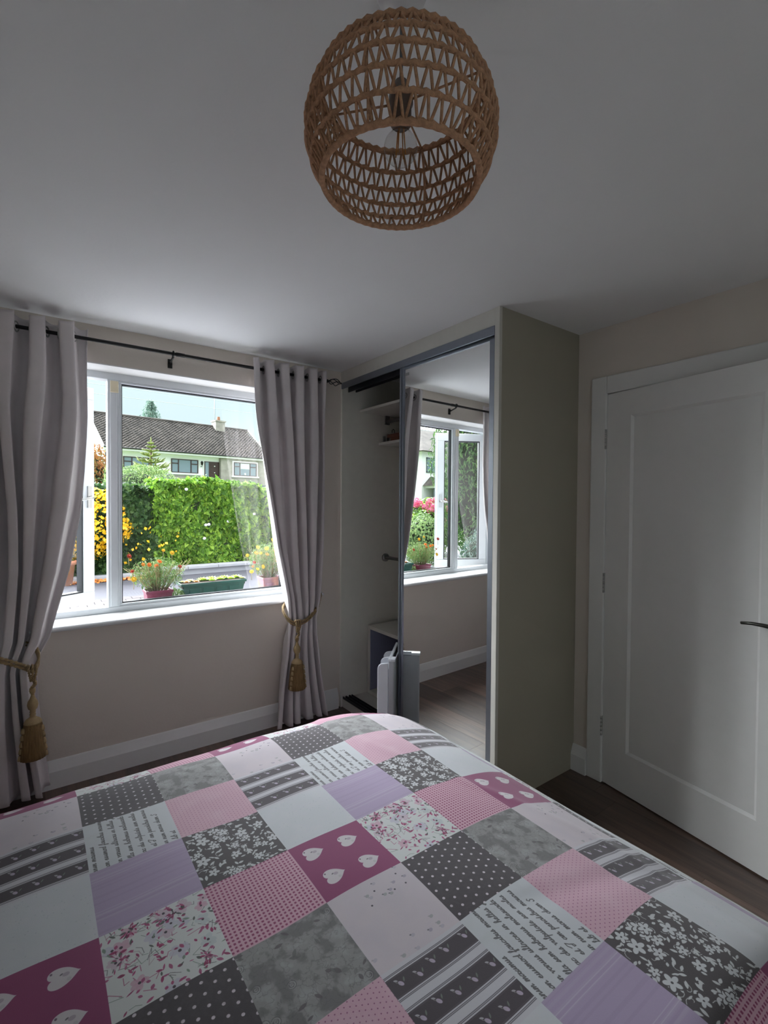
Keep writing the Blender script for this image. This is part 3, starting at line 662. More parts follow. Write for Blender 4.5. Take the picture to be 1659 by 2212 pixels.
# stripes: bands run along X
SR = canvas((216, 214, 222))
for cy in (.17, .50, .83):
    b_ = np.abs(ga-cy); put(SR, cov(b_-.096), (78, 70, 78)); 
    for o_ in (.112, .124): put(SR, cov(np.abs(b_-o_)-.0035), (104, 98, 108))
    put(SR, cov(np.abs(b_-.085)-.003), (110, 104, 112), .6)
    for k in range(5):
        x_ = cy+rr.uniform(-.03, .03); y_ = .1+k*.2+rr.uniform(-.03, .03)
        put(SR, cov(ell(x_, y_, .030, .019, .6)), (196, 180, 204)); put(SR, cov(leafd(x_+.045, y_+.03, .022, .009, 1.0)), (190, 186, 196)); put(SR, cov(leafd(x_+.02, y_-.045, .026, .008, -.5)), (120, 130, 122)); stroke(SR, [(x_, y_), (x_+.03, y_+.035), (x_+.05, y_+.03)], .002, (170, 170, 168))
# pink dots
PD = canvas((222, 180, 198)); dd = np.full((N, N), 1.); p_x = .052
for q_ in range(-1, 22):
    for r_ in range(-1, 24):
        cx = (q_+.5*(r_ % 2))*p_x; cy = r_*p_x*.86
        dd = np.minimum(dd, np.hypot(ga-cx, gb-cy)-.0060)
put(PD, cov(dd), (150, 92, 124)); put(PD, np.clip(vnoise(3, 31)-.5, 0, .3), (234, 206, 216))
# plain
PL = canvas((216, 220, 226)); put(PL, np.clip(vnoise(5, 77)-.45, 0, .5), (226, 224, 230))
for k in range(60): put(PL, cov(ell(rr.random(), rr.random(), .006, .006)), (186, 196, 204), .8)
# lilac
LI = canvas((184, 168, 200))
for k in range(16):
    x_ = rr.random(); put(LI, cov(np.abs(ga-x_)-rr.uniform(.001, .02)), rr.choice([(192, 178, 204), (176, 158, 192)]), .5)
for x_ in (.30, .34, .82, .86): put(LI, cov(np.abs(ga-x_)-.003), (206, 196, 216), .8)
# dark floral
DF = canvas((80, 74, 78))
for k in range(26):
    x_, y_ = rr.random(), rr.random(); stroke(DF, [(x_+.05*math.cos(a)*u_, y_+.05*math.sin(a)*u_) for u_, a in [(j_/4., j_*.5+k) for j_ in range(7)]], .003, (206, 208, 210))
for k in range(210):
    x_, y_ = rr.random(), rr.random(); put(DF, cov(leafd(x_, y_, rr.uniform(.022, .042), rr.uniform(.010, .017), rr.uniform(0, pi))), (212, 214, 218))
for k in range(26):
    x_, y_ = rr.random(), rr.random(); rad = rr.uniform(.034, .060)
    for q_ in range(5):
        a = q_*2*pi/5+k; put(DF, cov(ell(x_+rad*.85*math.cos(a), y_+rad*.85*math.sin(a), rad*.80, rad*.5, a)-.004), (80, 74, 78)); 
    for q_ in range(5):
        a = q_*2*pi/5+k; put(DF, cov(ell(x_+rad*.8*math.cos(a), y_+rad*.8*math.sin(a), rad*.66, rad*.42, a)), (216, 218, 222))
    put(DF, cov(ell(x_, y_, rad*.2, rad*.2)), (70, 66, 70))
# script
SC = canvas((216, 220, 226)); put(SC, np.clip(vnoise(6, 55)-.5, 0, .4), (204, 210, 210))
G = {'a': '1,.9 .4,1 0,.5 .3,0 .8,.3 1,1 1,.1 1.3,.1', 'b': '0,.1 .6,1.6 .5,2.2 .2,1.8 .1,.2 .6,0 1,.5 .7,1 1.2,.9', 'c': '1,.8 .6,1 .1,.6 .3,.05 .8,.1 1.1,.3', 'd': '1,.8 .4,1 0,.5 .3,0 .8,.3 1.2,2.1 1,.1 1.3,.1', 'e': '0,.4 .7,.6 .6,1 .2,.8 .2,.1 .7,0 1.1,.3',
     'f': '0,.1 .7,1.5 .6,2.2 .3,1.8 .2,-1 .5,-1 .4,.1 1,.3', 'g': '1,.9 .4,1 0,.5 .3,0 .9,.6 1,1 .7,-1 .2,-1 .5,-.2 1.3,.3', 'h': '0,.1 .6,1.6 .5,2.2 .2,1.8 .1,0 .5,1 .8,.8 .8,0 1.2,.2', 'i': '0,.1 .4,1 .4,.1 .8,.2', 'l': '0,.1 .6,1.6 .5,2.2 .2,1.8 .3,.1 .8,.2',
     'm': '0,.1 .2,1 .2,0 .5,1 .7,.9 .7,0 1.1,1 1.3,.9 1.3,0 1.7,.2', 'n': '0,.1 .2,1 .2,0 .6,1 .9,.9 .9,0 1.3,.2', 'o': '.6,1 .1,.6 .2,0 .8,.1 .9,.7 .6,1 1.2,.8', 'p': '0,.2 .3,1.3 .1,-1.2 .3,.9 .8,.9 .8,.1 .4,.0 1.1,.2', 'r': '0,.1 .2,1.1 .5,.9 .7,.9 .6,.1 1,.2',
     's': '0,.1 .5,1.1 .7,.4 .4,0 .1,.1 .9,.2', 't': '0,.1 .5,1.7 .3,.2 .5,0 .9,.3', 'u': '0,.1 .2,1 .2,.1 .6,0 .8,1 .8,.1 1.2,.2', 'v': '0,.8 .2,1 .4,0 .8,.9 1.1,.9', 'q': '1,.9 .4,1 0,.5 .3,0 .9,.6 .9,-1.2 1.1,-.9 1.3,.3', 'x': '0,.9 .8,0 .4,.5 .8,1 0,0 1,.2',
     'Y': '-.2,1.8 .3,2.2 .5,1.4 .9,1.3 1.4,2.2 .9,0 .4,-1 .1,-.6 .9,.2 1.4,.4', 'I': '-.3,1.6 .6,2.2 1.6,2.1 1,1.2 .7,0 .1,-.2 0,.4 .9,.6', 'S': '1.3,1.8 .9,2.2 .4,1.6 1,.9 .8,.1 .1,.1 0,.6'}
G = {k_: [tuple(float(c) for c in p.split(',')) for p in v_.split()] for k_, v_ in G.items()}
lines = [('enim maximus', .08, -.02), ('non euismod faucibus maximus', .205, -.04), ('in varius ultrices in hellus Your', .335, -.02), ('nulla sem habemus malesuada', .465, -.10), ('ac dis vulputate sem males', .595, -.01), ('et I am penatibus mauris', .72, .03), ('un num maris diam S', .845, -.02), ('lib et', .965, .02)]
for txt, pos, st_ in lines:
    x_ = st_; sc_ = .0345; base_b = 1-pos
    for ch in txt:
        if ch == ' ': x_ += sc_*1.0; continue
        g_ = G[ch]; w_ = max(p[0] for p in g_)
        stroke(SC, [(x_+(p[0]+p[1]*.32)*sc_, base_b+p[1]*sc_*.92) for p in g_], .0050, (104, 102, 106)); x_ += w_*sc_*.98
rows = {3: [H_, CF, GH], 2: [BD, DT, GF], 1: [SR, SC, PD], 0: [PL, LI, DF]}
tex = np.concatenate([np.concatenate(rows[r_], 1) for r_ in range(4)], 0)
tex = np.clip(tex, 0, 1)*.90
img = bpy.data.images.new('patchwork_print', N*3, N*4, alpha=False)
buf = np.ones((N*4, N*3, 4), np.float32); buf[..., :3] = tex; img.pixels.foreach_set(buf.ravel()); img.update(); img.pack()
M_duv = mat('printed_cotton', (.8, .8, .8, 1), .85, bump=.15, bscale=700, sheen=.2)
t = M_duv.node_tree; im = t.nodes.new('ShaderNodeTexImage'); im.image = img; im.interpolation = 'Cubic'; uvn = t.nodes.new('ShaderNodeUVMap'); uvn.uv_map = 'print'
t.links.new(uvn.outputs[0], im.inputs[0]); t.links.new(im.outputs[0], t.nodes['Principled BSDF'].inputs['Base Color'])

def drape(a, knots):
    """arc length -> (position, drop); slope angle given by knots"""
    xs = [k_[0] for k_ in knots]; th_ = [k_[1] for k_ in knots]; n = 2500; s = np.linspace(xs[0], xs[-1], n); an = np.interp(s, xs, th_); ds = s[1]-s[0]
    p = np.concatenate([[0], np.cumsum(np.cos(an[:-1])*ds)])+xs[0]; d = np.concatenate([[0], np.cumsum(np.sin(an[:-1])*ds)])
    return lambda q_: (np.interp(q_, s, p), np.interp(q_, s, d))
fx = drape(0, [(.0, 0), (.93, 0), (1.30, .37), (1.36, .9), (1.44, 1.5), (1.75, 1.56)])
fyf = drape(0, [(.9, 0), (1.56, .02), (1.735, .36), (1.80, .9), (1.87, 1.5), (2.15, 1.56)])
ss = np.concatenate([np.linspace(XL+.05, .9, 95)[:-1], np.linspace(.9, 1.5, 55)[:-1], np.linspace(1.5, 1.72, 8)])
ts = np.concatenate([np.linspace(-.10, .25, 22)[:-1], np.linspace(.25, 1.55, 85)[:-1], np.linspace(1.55, 1.9, 36)[:-1], np.linspace(1.9, 2.12, 8)])
SS, TT = np.meshgrid(ss, ts); px_, dx_ = np.where(SS < 0, SS, fx(SS)[0]), np.where(SS < 0, 0, fx(SS)[1])
near = 0.36-TT; pn, dn = drape(0, [(0, 0), (.04, .1), (.14, 1.3), (.6, 1.56)])(np.maximum(near, 0))
py_ = np.where(TT > .9, fyf(TT)[0], np.where(near > 0, .36-pn, TT)); dy_ = np.where(TT > .9, fyf(TT)[1], np.where(near > 0, dn, 0))
edge = np.clip((dx_+dy_)*6, 0, 1)
zz = .622-np.maximum(dx_+dy_, 0)+.004*np.sin(6.1*SS+1.0)*np.sin(5.3*TT+.4)+.0030*np.sin(17*SS+5*TT)*np.sin(9*TT-3*SS+1)
zz = np.maximum(zz, .14+.01*np.sin(9*SS+7*TT)); zz -= .012*edge*0
# shallow creases near the foot and scalloped hanging sides
cre = .004*np.exp(-((SS-1.08-.15*np.sin(3*TT))/.02)**2)-.003*np.exp(-((TT-.62+.25*(SS-.9))/.03)**2)*(SS > .8)
zz += cre
px_ = px_+.010*edge*np.sin(14*TT+1)*(dx_ > .05); py_ = py_+.010*edge*np.sin(13*SS)*(dy_ > .05)*np.where(TT > .9, 1, -1)
V = np.stack([px_, py_, zz], -1); n0, n1 = V.shape[:2]
i, j = np.meshgrid(np.arange(n0-1), np.arange(n1-1), indexing='ij'); a = (i*n1+j).ravel(); f = np.stack([a, a+1, a+n1+1, a+n1], 1)
dv = npmesh('duvet', V.reshape(-1, 3), f, M_duv, label='patchwork duvet in pink, grey and white squares with hearts, spread over the bed', cat='duvet')
uvl = dv.data.uv_layers.new(name='print'); UVv = np.stack([(SS-.497)/.199/3, (TT-1.072)/.194/4], -1).reshape(-1, 2)
li = np.empty(len(dv.data.loops), np.int32); dv.data.loops.foreach_get('vertex_index', li); uvl.data.foreach_set('uv', UVv[li].astype(np.float32).ravel())
dv.data.polygons.foreach_set('use_smooth', [True]*len(dv.data.polygons))
sd = dv.modifiers.new('thickness', 'SOLIDIFY'); sd.thickness = .006; sd.offset = -1

# raised seam where the top of the cover meets its side, along the foot
m = MB(); pts = []
for t_ in np.linspace(.30, 1.62, 60):
    s_ = 1.375+.004*math.sin(9*t_); X_, D_ = fx(s_); Y_, D2 = (fyf(t_) if t_ > .9 else (t_, 0)); pts.append((float(X_)+.008, float(Y_), .622-float(D_)-float(D2)+.004*math.sin(6.1*s_+1)*math.sin(5.3*t_+.4)+.004))
m.tube(pts, .0045, 6); seam = m.build('seam', mat('pale_cover_seam', lin(200, 202, 204), .9, noise=.05)); seam.parent = dv

# ================================================================== OUTSIDE
M_drive = mat('pale_concrete_drive', lin(88, 89, 98), .85, noise=.05, nscale=3, bump=.2, bscale=40)
M_render = mat('white_render', lin(243, 244, 243), .9, noise=.02, bump=.2, bscale=30)
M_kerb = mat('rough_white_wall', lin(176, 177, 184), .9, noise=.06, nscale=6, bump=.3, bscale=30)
M_paver = mat('pale_block_paver', lin(96, 92, 95), .85, noise=.08, nscale=5, bump=.3, bscale=60)
M_grass = mat('grass_bank', lin(92, 112, 66), .95, noise=.2, nscale=4)
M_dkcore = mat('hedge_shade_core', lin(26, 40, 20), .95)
L_laurel = leafmat('laurel_leaf', lin(44, 84, 26), lin(98, 146, 42), lin(174, 208, 78))
L_dark = leafmat('dark_hedge_leaf', lin(24, 50, 28), lin(50, 84, 42), lin(92, 124, 62))
L_soft = leafmat('soft_shrub_leaf', lin(84, 118, 76), lin(128, 158, 98), lin(176, 200, 130))
L_conif = leafmat('conifer_leaf', lin(36, 74, 40), lin(78, 118, 66), lin(134, 170, 98))
L_blue = leafmat('blue_conifer_leaf', lin(70, 98, 92), lin(104, 132, 120), lin(140, 164, 150))
L_orange = leafmat('copper_leaf', lin(126, 84, 52), lin(180, 122, 72), lin(140, 146, 84))
L_yel = leafmat('yellow_blossom', lin(236, 178, 24), lin(250, 206, 40), lin(252, 226, 96), transl=.2)
L_mari = leafmat('marigold_foliage', lin(70, 108, 58), lin(112, 146, 82), lin(158, 178, 116), transl=.25)
L_pink = leafmat('pink_petal', lin(214, 84, 128), lin(232, 116, 156), lin(242, 164, 190), transl=.2)
L_aut = leafmat('fallen_leaf', lin(196, 110, 50), lin(224, 150, 84), lin(206, 168, 110), transl=.05)
M_bark = mat('grey_bark', lin(98, 84, 70), .9, noise=.15)

gr = boxes((-40, 40, WY+T, 14, -.30, 0)).build('floor_outside', M_drive, kind='structure')
gr.name = 'driveway'
boxes((-3.5, 4.5, WY+T, 6.2, 0, .012)).build('bounce_apron', M_kerb, kind='structure')  # added pale slab, hidden below the sill, bounces daylight onto the ceiling
pv = thing('block_paving', 'pale block paving strip beyond the open casement', 'paving', (.7, 7.3, 0), kind='structure'); del pv['category']
pm = None
for r_ in range(9):
    for c_ in range(13):
        if pm is None:
            o = boxes((.005, .195, .005, .195, 0, .014)).build('paver', M_paver, pv, bevel=0); pm = o.data
            o.matrix_parent_inverse = Matrix.Translation(-Vector(pv.location))
        else:
            o = bpy.data.objects.new('paver', pm); C.objects.link(o); o.parent = pv; o.matrix_parent_inverse = Matrix.Translation(-Vector(pv.location))
        o.location = (-.6+c_*.2+(.1 if r_ % 2 else 0), 6.42+r_*.2, random.uniform(-.002, .001))
# rising ground to the house over the road
g2 = MB(); g2.add([(-60, 14, -.01), (60, 14, -.01), (60, 40, 2.75), (-60, 40, 2.75), (60, 110, 3.2), (-60, 110, 3.2)], [(0, 1, 2, 3), (3, 2, 4, 5)]); g2.build('grass_bank', M_grass, kind='structure')

# low boundary wall with coping stones
bw = thing('boundary_wall', 'low white garden wall with coping stones below the laurel hedge', 'wall', (3.8, 10.2, 0))
boxes((1.95, 8.5, 10.12, 10.30, 0, .115)).build('wall_body', M_kerb, bw)
xx = 1.90
while xx < 8.5:
    o = boxes((xx+.004, min(xx+.60, 8.55)-.004, 10.05, 10.32, .115, .175)).build('coping_stone', M_kerb, bw, bevel=.008); xx += .60
boxes((-3, 1.90, 10.25, 10.42, 0, .085)).build('kerb', M_kerb, bevel=.015, label='low concrete kerb left of the white wall, under the yellow flowering bush', cat='kerb')
n = 700; P = np.stack([rng.uniform(-.8, 2.0, n), 10.16-np.abs(rng.normal(0, .10, n)), rng.uniform(.004, .03, n)], 1)
leaves('fallen_leaves', P, np.tile([0, -.3, 1.], (n, 1)), .075, L_aut, asp=.8, label='orange fallen leaves drifted along the kerb', cat='leaves', kind='stuff')

def hedge(name, lab, x0, x1, y0, y1, ztop, m, n, size, cat='hedge', wav=.10, seed=1, asp=.5, bias=None, jitter=.55):
    """dark inner body, then leaves over its front, top and ends"""
    t = thing(name, lab, cat, ((x0+x1)/2, (y0+y1)/2, 0))
    H = lambda X: ztop+wav*np.sin(X*2.3+seed)+.5*wav*np.sin(X*6.1+2*seed)
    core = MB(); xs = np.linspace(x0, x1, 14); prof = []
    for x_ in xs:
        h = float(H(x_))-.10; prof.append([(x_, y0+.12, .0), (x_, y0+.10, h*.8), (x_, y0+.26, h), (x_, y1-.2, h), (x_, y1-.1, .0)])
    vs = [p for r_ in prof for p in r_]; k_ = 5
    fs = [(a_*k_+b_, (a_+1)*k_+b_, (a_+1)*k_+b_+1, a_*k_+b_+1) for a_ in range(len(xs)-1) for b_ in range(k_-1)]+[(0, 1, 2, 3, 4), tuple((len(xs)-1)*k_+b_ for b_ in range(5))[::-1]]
    core.add(vs, fs).build('branches', M_dkcore, t)  # solid core that blocks light, its dark colour stands for shade inside
    nf = int(n*.62); nt_ = int(n*.28); ne = n-nf-nt_
    X = rng.uniform(x0, x1, nf); Zf = rng.random(nf)*H(X)
    depth = .06*np.sin(X*5+Zf*4+seed)+.05*np.sin(X*11-Zf*7)
    A = np.stack([X, y0+depth+np.abs(rng.normal(0, .05, nf)), Zf], 1); NA = np.tile([0, -1., .45], (nf, 1))
    X = rng.uniform(x0, x1, nt_); A2 = np.stack([X, rng.uniform(y0, y1, nt_), H(X)+rng.normal(0, .035, nt_)+np.abs(rng.normal(0, .03, nt_))], 1); NB = np.tile([0, -.3, 1.], (nt_, 1))
    side = rng.random(ne) < .5; Xe = np.where(side, x0, x1); A3 = np.stack([Xe+rng.normal(0, .05, ne), rng.uniform(y0, y1, ne), rng.random(ne)*ztop], 1); NC = np.stack([np.where(side, -1., 1.), np.zeros(ne), np.full(ne, .4)], 1)
    leaves('leaves', np.concatenate([A, A2, A3]), np.concatenate([NA, NB, NC]), size, m, t, asp=asp, bias=bias, jitter=jitter, kind='stuff')
    return t
def blob(name, lab, c, rad, m, n, size, cat='bush', asp=.4, group=None, seed=0, core=.78, jitter=.5, extra=None, bias=None, trunk=None):
    """crown of leaves on an ellipsoid shell around a dark core"""
    t = thing(name, lab, cat, (c[0], c[1], 0), group=group)
    d = rng.normal(0, 1, (n, 3)); d /= np.linalg.norm(d, axis=1)[:, None]
    lump = 1+.10*np.sin(d[:, 0]*5+seed)*np.sin(d[:, 1]*4+seed*2)+.08*np.sin(d[:, 2]*9+d[:, 0]*6+seed)
    r = (lump*(1-.22*rng.random(n)**1.5))[:, None]; P = np.array(c)+d*np.array(rad)*r
    k = P[:, 2] > .02; leaves('foliage', P[k], (d/np.array(rad))[k], size, m, t, asp=asp, jitter=jitter, bias=bias, kind='stuff')
    mm = MB(); mm.sphere(c, 1, 12, tuple(core*q_ for q_ in rad)); mm.build('shade_core', M_dkcore, t)  # dark ellipsoid blocks light and stands for shade between the leaves
    if c[2]-rad[2]*core > .05 or trunk: m2 = MB(); m2.tube([(c[0], c[1], -.02), (c[0], c[1], c[2])], .06 if not trunk else trunk, 8); m2.build('trunk', M_bark, t)
    return t
hedge('laurel_hedge', 'bright green clipped laurel hedge behind the low wall', 1.95, 4.15, 10.42, 11.5, 1.82, L_laurel, 11000, .135, wav=.05, seed=1)
hedge('laurel_hedge', 'paler laurel hedge section at the right, partly behind the curtain', 4.15, 7.0, 10.50, 11.6, 1.66, L_laurel, 9000, .135, wav=.05, seed=3)
hedge('dark_hedge', 'dark green rounded leaf hedge between the yellow bush and the laurel', -.6, 2.02, 10.50, 11.6, 1.62, L_dark, 10000, .11, wav=.10, seed=5, asp=.75)
# yellow flowering bush against the hedge
yb = blob('yellow_flower_bush', 'bush covered in bright yellow blossom outside the casement', (.72, 10.35, 1.02), (.74, .36, .70), L_dark, 2600, .09, seed=2)
n = 1500; d = rng.normal(0, 1, (n, 3)); d[:, 1] = -np.abs(d[:, 1]); d /= np.linalg.norm(d, axis=1)[:, None]
P = np.array([.72, 10.33, 1.06])+d*np.array([.76, .40, .66])*rng.uniform(.88, 1.05, n)[:, None]
P[:, 0] += .07*np.sin(P[:, 2]*9); leaves('blossom', P, d, .075, L_yel, yb, asp=.9, jitter=.7, kind='stuff')
n = 60; P2 = np.stack([rng.uniform(.3, 2.5, n), 10.38+rng.uniform(0, .06, n), rng.uniform(.25, 1.0, n)], 1); leaves('blossom', P2, np.tile([0, -1., .2], (n, 1)), .07, L_yel, yb, asp=.9, kind='stuff')
P3 = np.array([[2.93, 10.36, .98], [2.99, 10.36, .99], [4.0, 10.42, 1.2], [2.55, 10.4, 1.72], [3.4, 10.36, 1.05], [2.9, 10.36, .70]])
wf = MB()
for p in P3: wf.sphere(tuple(p), .030, 6, (1.2, .5, 1))
wf.build('bindweed_flowers', M_lampw, label='small white flowers scattered on the laurel hedge', cat='flower', kind='stuff')
# shrubs and trees beyond the hedge
blob('soft_conifer_shrub', 'feathery pale green shrub rising behind the dark hedge', (2.25, 14.3, 1.35), (1.05, .9, 1.12), L_soft, 7000, .11, asp=.22, seed=4)
blob('soft_conifer_shrub', 'smaller grey green shrub right of the feathery shrub under the monkey puzzle', (3.15, 14.6, 1.10), (.62, .7, .98), L_blue, 3500, .10, asp=.2, seed=6)
blob('copper_tree', 'copper orange tree at the left behind the yellow bush', (1.15, 16.4, 2.0), (.85, .8, 1.25), L_orange, 5200, .11, seed=8)
blob('round_green_shrub', 'dark green shrub below the copper tree', (.95, 13.2, 1.0), (.75, .6, .95), L_dark, 3200, .10, seed=9)
# monkey puzzle
mp_ = thing('monkey_puzzle_tree', 'spiky monkey puzzle tree with upturned branches before the bungalow', 'tree', (5.95, 32.8, 1.7))
M_mp = mat('monkey_puzzle_green', lin(92, 112, 62), .8, noise=.2, nscale=6, col2=lin(150, 160, 92))
bx_, by_ = 5.95, 32.8
m = MB(); m.tube([(bx_, by_, 1.7), (bx_, by_, 5.2)], [.12, .04], 8); m.build('trunk', M_bark, mp_)
for lv, (z_, L_) in enumerate([(3.25, 1.10), (3.6, 1.15), (3.95, .85), (4.25, .62), (4.55, .48), (4.82, .34), (5.05, .2)]):
    nb = 9 if lv < 3 else 7
    for k in range(nb):
        a = 2*pi*k/nb+lv*.5+random.uniform(-.15, .15); l_ = L_*random.uniform(.85, 1.1); m = MB()
        drp = -.10 if lv < 3 else .06
        pts = [(bx_+l_*s_*math.cos(a), by_+l_*s_*math.sin(a), z_+drp*l_*math.sin(pi*s_)+.28*l_*s_*s_) for s_ in np.linspace(0, 1, 6)]
        m.tube(pts, [.055, .06, .055, .05, .045, .015], 5)
        if lv < 4:
            for sg in (-1, 1):
                p = Vector(pts[3]); a2 = a+sg*.7; m.tube([p, p+Vector((math.cos(a2)*l_*.22, math.sin(a2)*l_*.22, .03)), p+Vector((math.cos(a2)*l_*.38, math.sin(a2)*l_*.38, .14))], [.05, .045, .012], 5)
        m.build('branch', M_mp, mp_)
m = MB(); m.tube([(bx_, by_, 5.0), (bx_, by_, 5.45)], [.07, .02], 6); m.build('leader', M_mp, mp_)
# fir beyond the roof
fir = thing('distant_fir', 'grey green fir showing above the bungalow roof', 'tree', (11.9, 66, 3)); 
n = 1500; zz_ = rng.random(n); an = rng.uniform(0, 2*pi, n); rad_ = (1.7*(1-zz_)**.6+.2)*(.75+.35*np.sin(an*3+zz_*9)*np.sin(zz_*31))
P = np.stack([11.9+rad_*np.cos(an)*rng.random(n)**.5, 66+rad_*np.sin(an), 10.2+3.6*zz_+.25*np.sin(an*5)], 1)
leaves('foliage', P, np.stack([np.cos(an), np.sin(an), .4*np.ones(n)], 1), .42, L_blue, fir, asp=.3, kind='stuff')
m = MB(); m.tube([(11.9, 66, 3), (11.9, 66, 13.5)], [.3, .05], 8); m.build('trunk', M_bark, fir)

# ---------------- bungalow over the road
ang = math.radians(9.0); HO = Vector((12.90, 43.88, 0)); e1 = Vector((math.cos(ang), math.sin(ang), 0)); e2 = Vector((-math.sin(ang), math.cos(ang), 0))
def ht_(v): return HO+e1*v.x+e2*v.y+Vector((0, 0, v.z))
house = thing('bungalow', 'white and stone bungalow with grey tiled roof across the road', 'house', tuple(ht_(Vector((-1.5, 3.5, 2.7)))))
M_stone = mat('grey_stone_cladding', lin(158, 154, 146), .9, noise=.18, nscale=2.2, bump=.5, bscale=6)
M_tile = mat('weathered_concrete_tile', lin(72, 68, 66), .9, noise=.2, nscale=1.3, col2=lin(100, 94, 90))
M_fascia = mat('white_fascia', lin(226, 228, 226), .6)
M_brown = mat('dark_brown_frame', lin(58, 40, 36), .5)
M_plinth = mat('dark_plinth', lin(96, 104, 110), .9)
M_hglass = mat('reflecting_pane', lin(120, 140, 150), .08, .0, spec=1.0)
HL, HR, ED = -8.55, 5.5, 8.0
hb_ = MB()
hb_.box(HL, .70, 0, ED, 2.5, 5.62, tr=ht_)
hb_.build('wall', M_render, house)
for x_ in (HL, HR-.25):
    gb = MB(); gb.prism([(0, 5.62), (ED, 5.62), (ED/2, 8.66)], x_, x_+.25, tr=lambda v: ht_(Vector((v.z, v.x, v.y)))); gb.build('gable', M_render, house)
hb_ = MB(); hb_.box(.72, HR, -.35, ED, 2.5, 5.62, tr=ht_); hb_.build('stone_wall', M_stone, house, label='grey stone clad wall right of the front door')
hb_ = MB(); hb_.box(-3.9, -.68, -.04, 0, 2.5, 3.70, tr=ht_); hb_.build('stone_dado', M_stone, house)
hb_ = MB(); hb_.box(.70, HR+.03, -.40, -.35, 2.5, 3.05, tr=ht_); hb_.box(-9, -.68, -.08, -.04, 2.5, 3.05, tr=ht_); hb_.build('plinth', M_plinth, house)
hb_ = MB(); hb_.box(HR-.06, HR+.02, -.37, -.35, 3.05, 5.5, tr=ht_); hb_.build('quoin', M_fascia, house)
hb_ = MB(); hb_.box(-.80, -.68, -.05, .0, 3.0, 5.0, tr=ht_); hb_.build('quoin', M_fascia, house)
# roof: stepped courses of tiles, then verge, ridge, gutter, fascia
RL, RR = -8.75, 5.75; ez, rz_ = 5.60, 8.80; ey = -.55; run = ED/2-ey; nc = 34
for sd_, nm in ((1, 'front'), (-1, 'rear')):
    m = MB(); ncol = 48 if sd_ == 1 else 2
    for r_ in range(nc):
        t0, t1 = r_/nc, (r_+1)/nc
        y0 = ey+run*t0; y1 = ey+run*t1; zA = ez+(rz_-ez)*t0+.075; zB = ez+(rz_-ez)*t1+.015
        if sd_ == -1: y0, y1 = ED-y0, ED-y1
        if sd_ == 1:
            vs = []; nn = ncol*4
            for q_ in range(nn+1):
                x_ = RL+(RR-RL)*q_/nn; wv = .030*math.sin(2*pi*(q_/4+.5*(r_ % 2)))+.012*math.sin(q_*12.9898+r_*78.2)
                vs += [ht_(Vector((x_, y0, zA+wv-.06))), ht_(Vector((x_, y0, zA+wv))), ht_(Vector((x_, y1, zB+wv)))]
            m.add(vs, [(3*q_, 3*q_+3, 3*q_+4, 3*q_+1) for q_ in range(nn)]+[(3*q_+1, 3*q_+4, 3*q_+5, 3*q_+2) for q_ in range(nn)])
        else:
            m.add([ht_(Vector(p)) for p in [(RL, y0, zA-.06), (RR, y0, zA-.06), (RL, y0, zA), (RR, y0, zA), (RL, y1, zB), (RR, y1, zB)]], [(0, 2, 3, 1), (2, 4, 5, 3)])
    o = m.build('roof_tiles', M_tile, house, kind='stuff')
m = MB(); m.prism([(ey, ez-.05), (ED-ey, ez-.05), (ED/2, rz_-.12)], RL+.12, RR-.12, tr=lambda v: ht_(Vector((v.z, v.x, v.y)))); m.build('roof_deck', M_render, house)
m = MB(); m.tube([ht_(Vector((RL, ED/2, rz_+.05))), ht_(Vector((RR, ED/2, rz_+.05)))], .10, 8); m.build('ridge', M_tile, house)
m = MB()
for X_ in (RL, RR):
    for sgn in (0, 1):
        ya = ey if sgn == 0 else ED-ey; m.add([ht_(Vector(p)) for p in [(X_-.04, ya, ez-.12), (X_-.04, ya, ez+.10), (X_-.04, ED/2, rz_-.10), (X_-.04, ED/2, rz_+.12), (X_+.04, ya, ez-.12), (X_+.04, ya, ez+.10), (X_+.04, ED/2, rz_-.10), (X_+.04, ED/2, rz_+.12)]], [(0, 1, 3, 2), (4, 6, 7, 5), (0, 2, 6, 4), (1, 5, 7, 3), (0, 4, 5, 1)])
m.build('bargeboard', M_fascia, house)
m = MB(); m.box(RL, RR, ey-.02, ey+.02, ez-.20, ez+.02, tr=ht_); m.box(RL, RR, ey, 0, ez-.20, ez-.17, tr=ht_); m.build('fascia', M_fascia, house)
m = MB(); m.tube([ht_(Vector((RL, ey-.07, ez))), ht_(Vector((RR, ey-.07, ez)))], .06, 8); m.build('gutter', M_black, house)
m = MB(); m.tube([ht_(Vector(p)) for p in [(HL+.1, ey-.07, ez-.03), (HL+.1, ey+.1, ez-.22), (HL+.06, -.07, ez-.42), (HL+.06, -.07, 2.7)]], .04, 6); m.build('downpipe', M_black, house)
ch = MB(); ch.box(2.0, 2.95, 3.3, 4.2, 7.9, 9.25, tr=ht_); ch.box(1.92, 3.03, 3.22, 4.28, 9.25, 9.38, tr=ht_); ch.build('chimney', M_stone, house)
m = MB(); m.lathe([(.16, 9.38), (.13, 9.75), (.15, 9.78)], 14, tuple(ht_(Vector((2.5, 3.75, 0))))); m.build('chimney_pot', mat('terracotta', lin(170, 120, 96), .8), house)
m = MB(); m.tube([ht_(Vector((2.1, 3.75, 9.0))), ht_(Vector((2.1, 3.75, 12.3)))], .03, 6)
for k in range(6): m.tube([ht_(Vector((1.7-.15*(k == 0), 3.75-.2+k*.01, 12.1-k*.02))), ht_(Vector((2.5+.0, 3.75+.3, 12.25-k*.02)))], .012, 4)
m.build('aerial', M_alu, house)
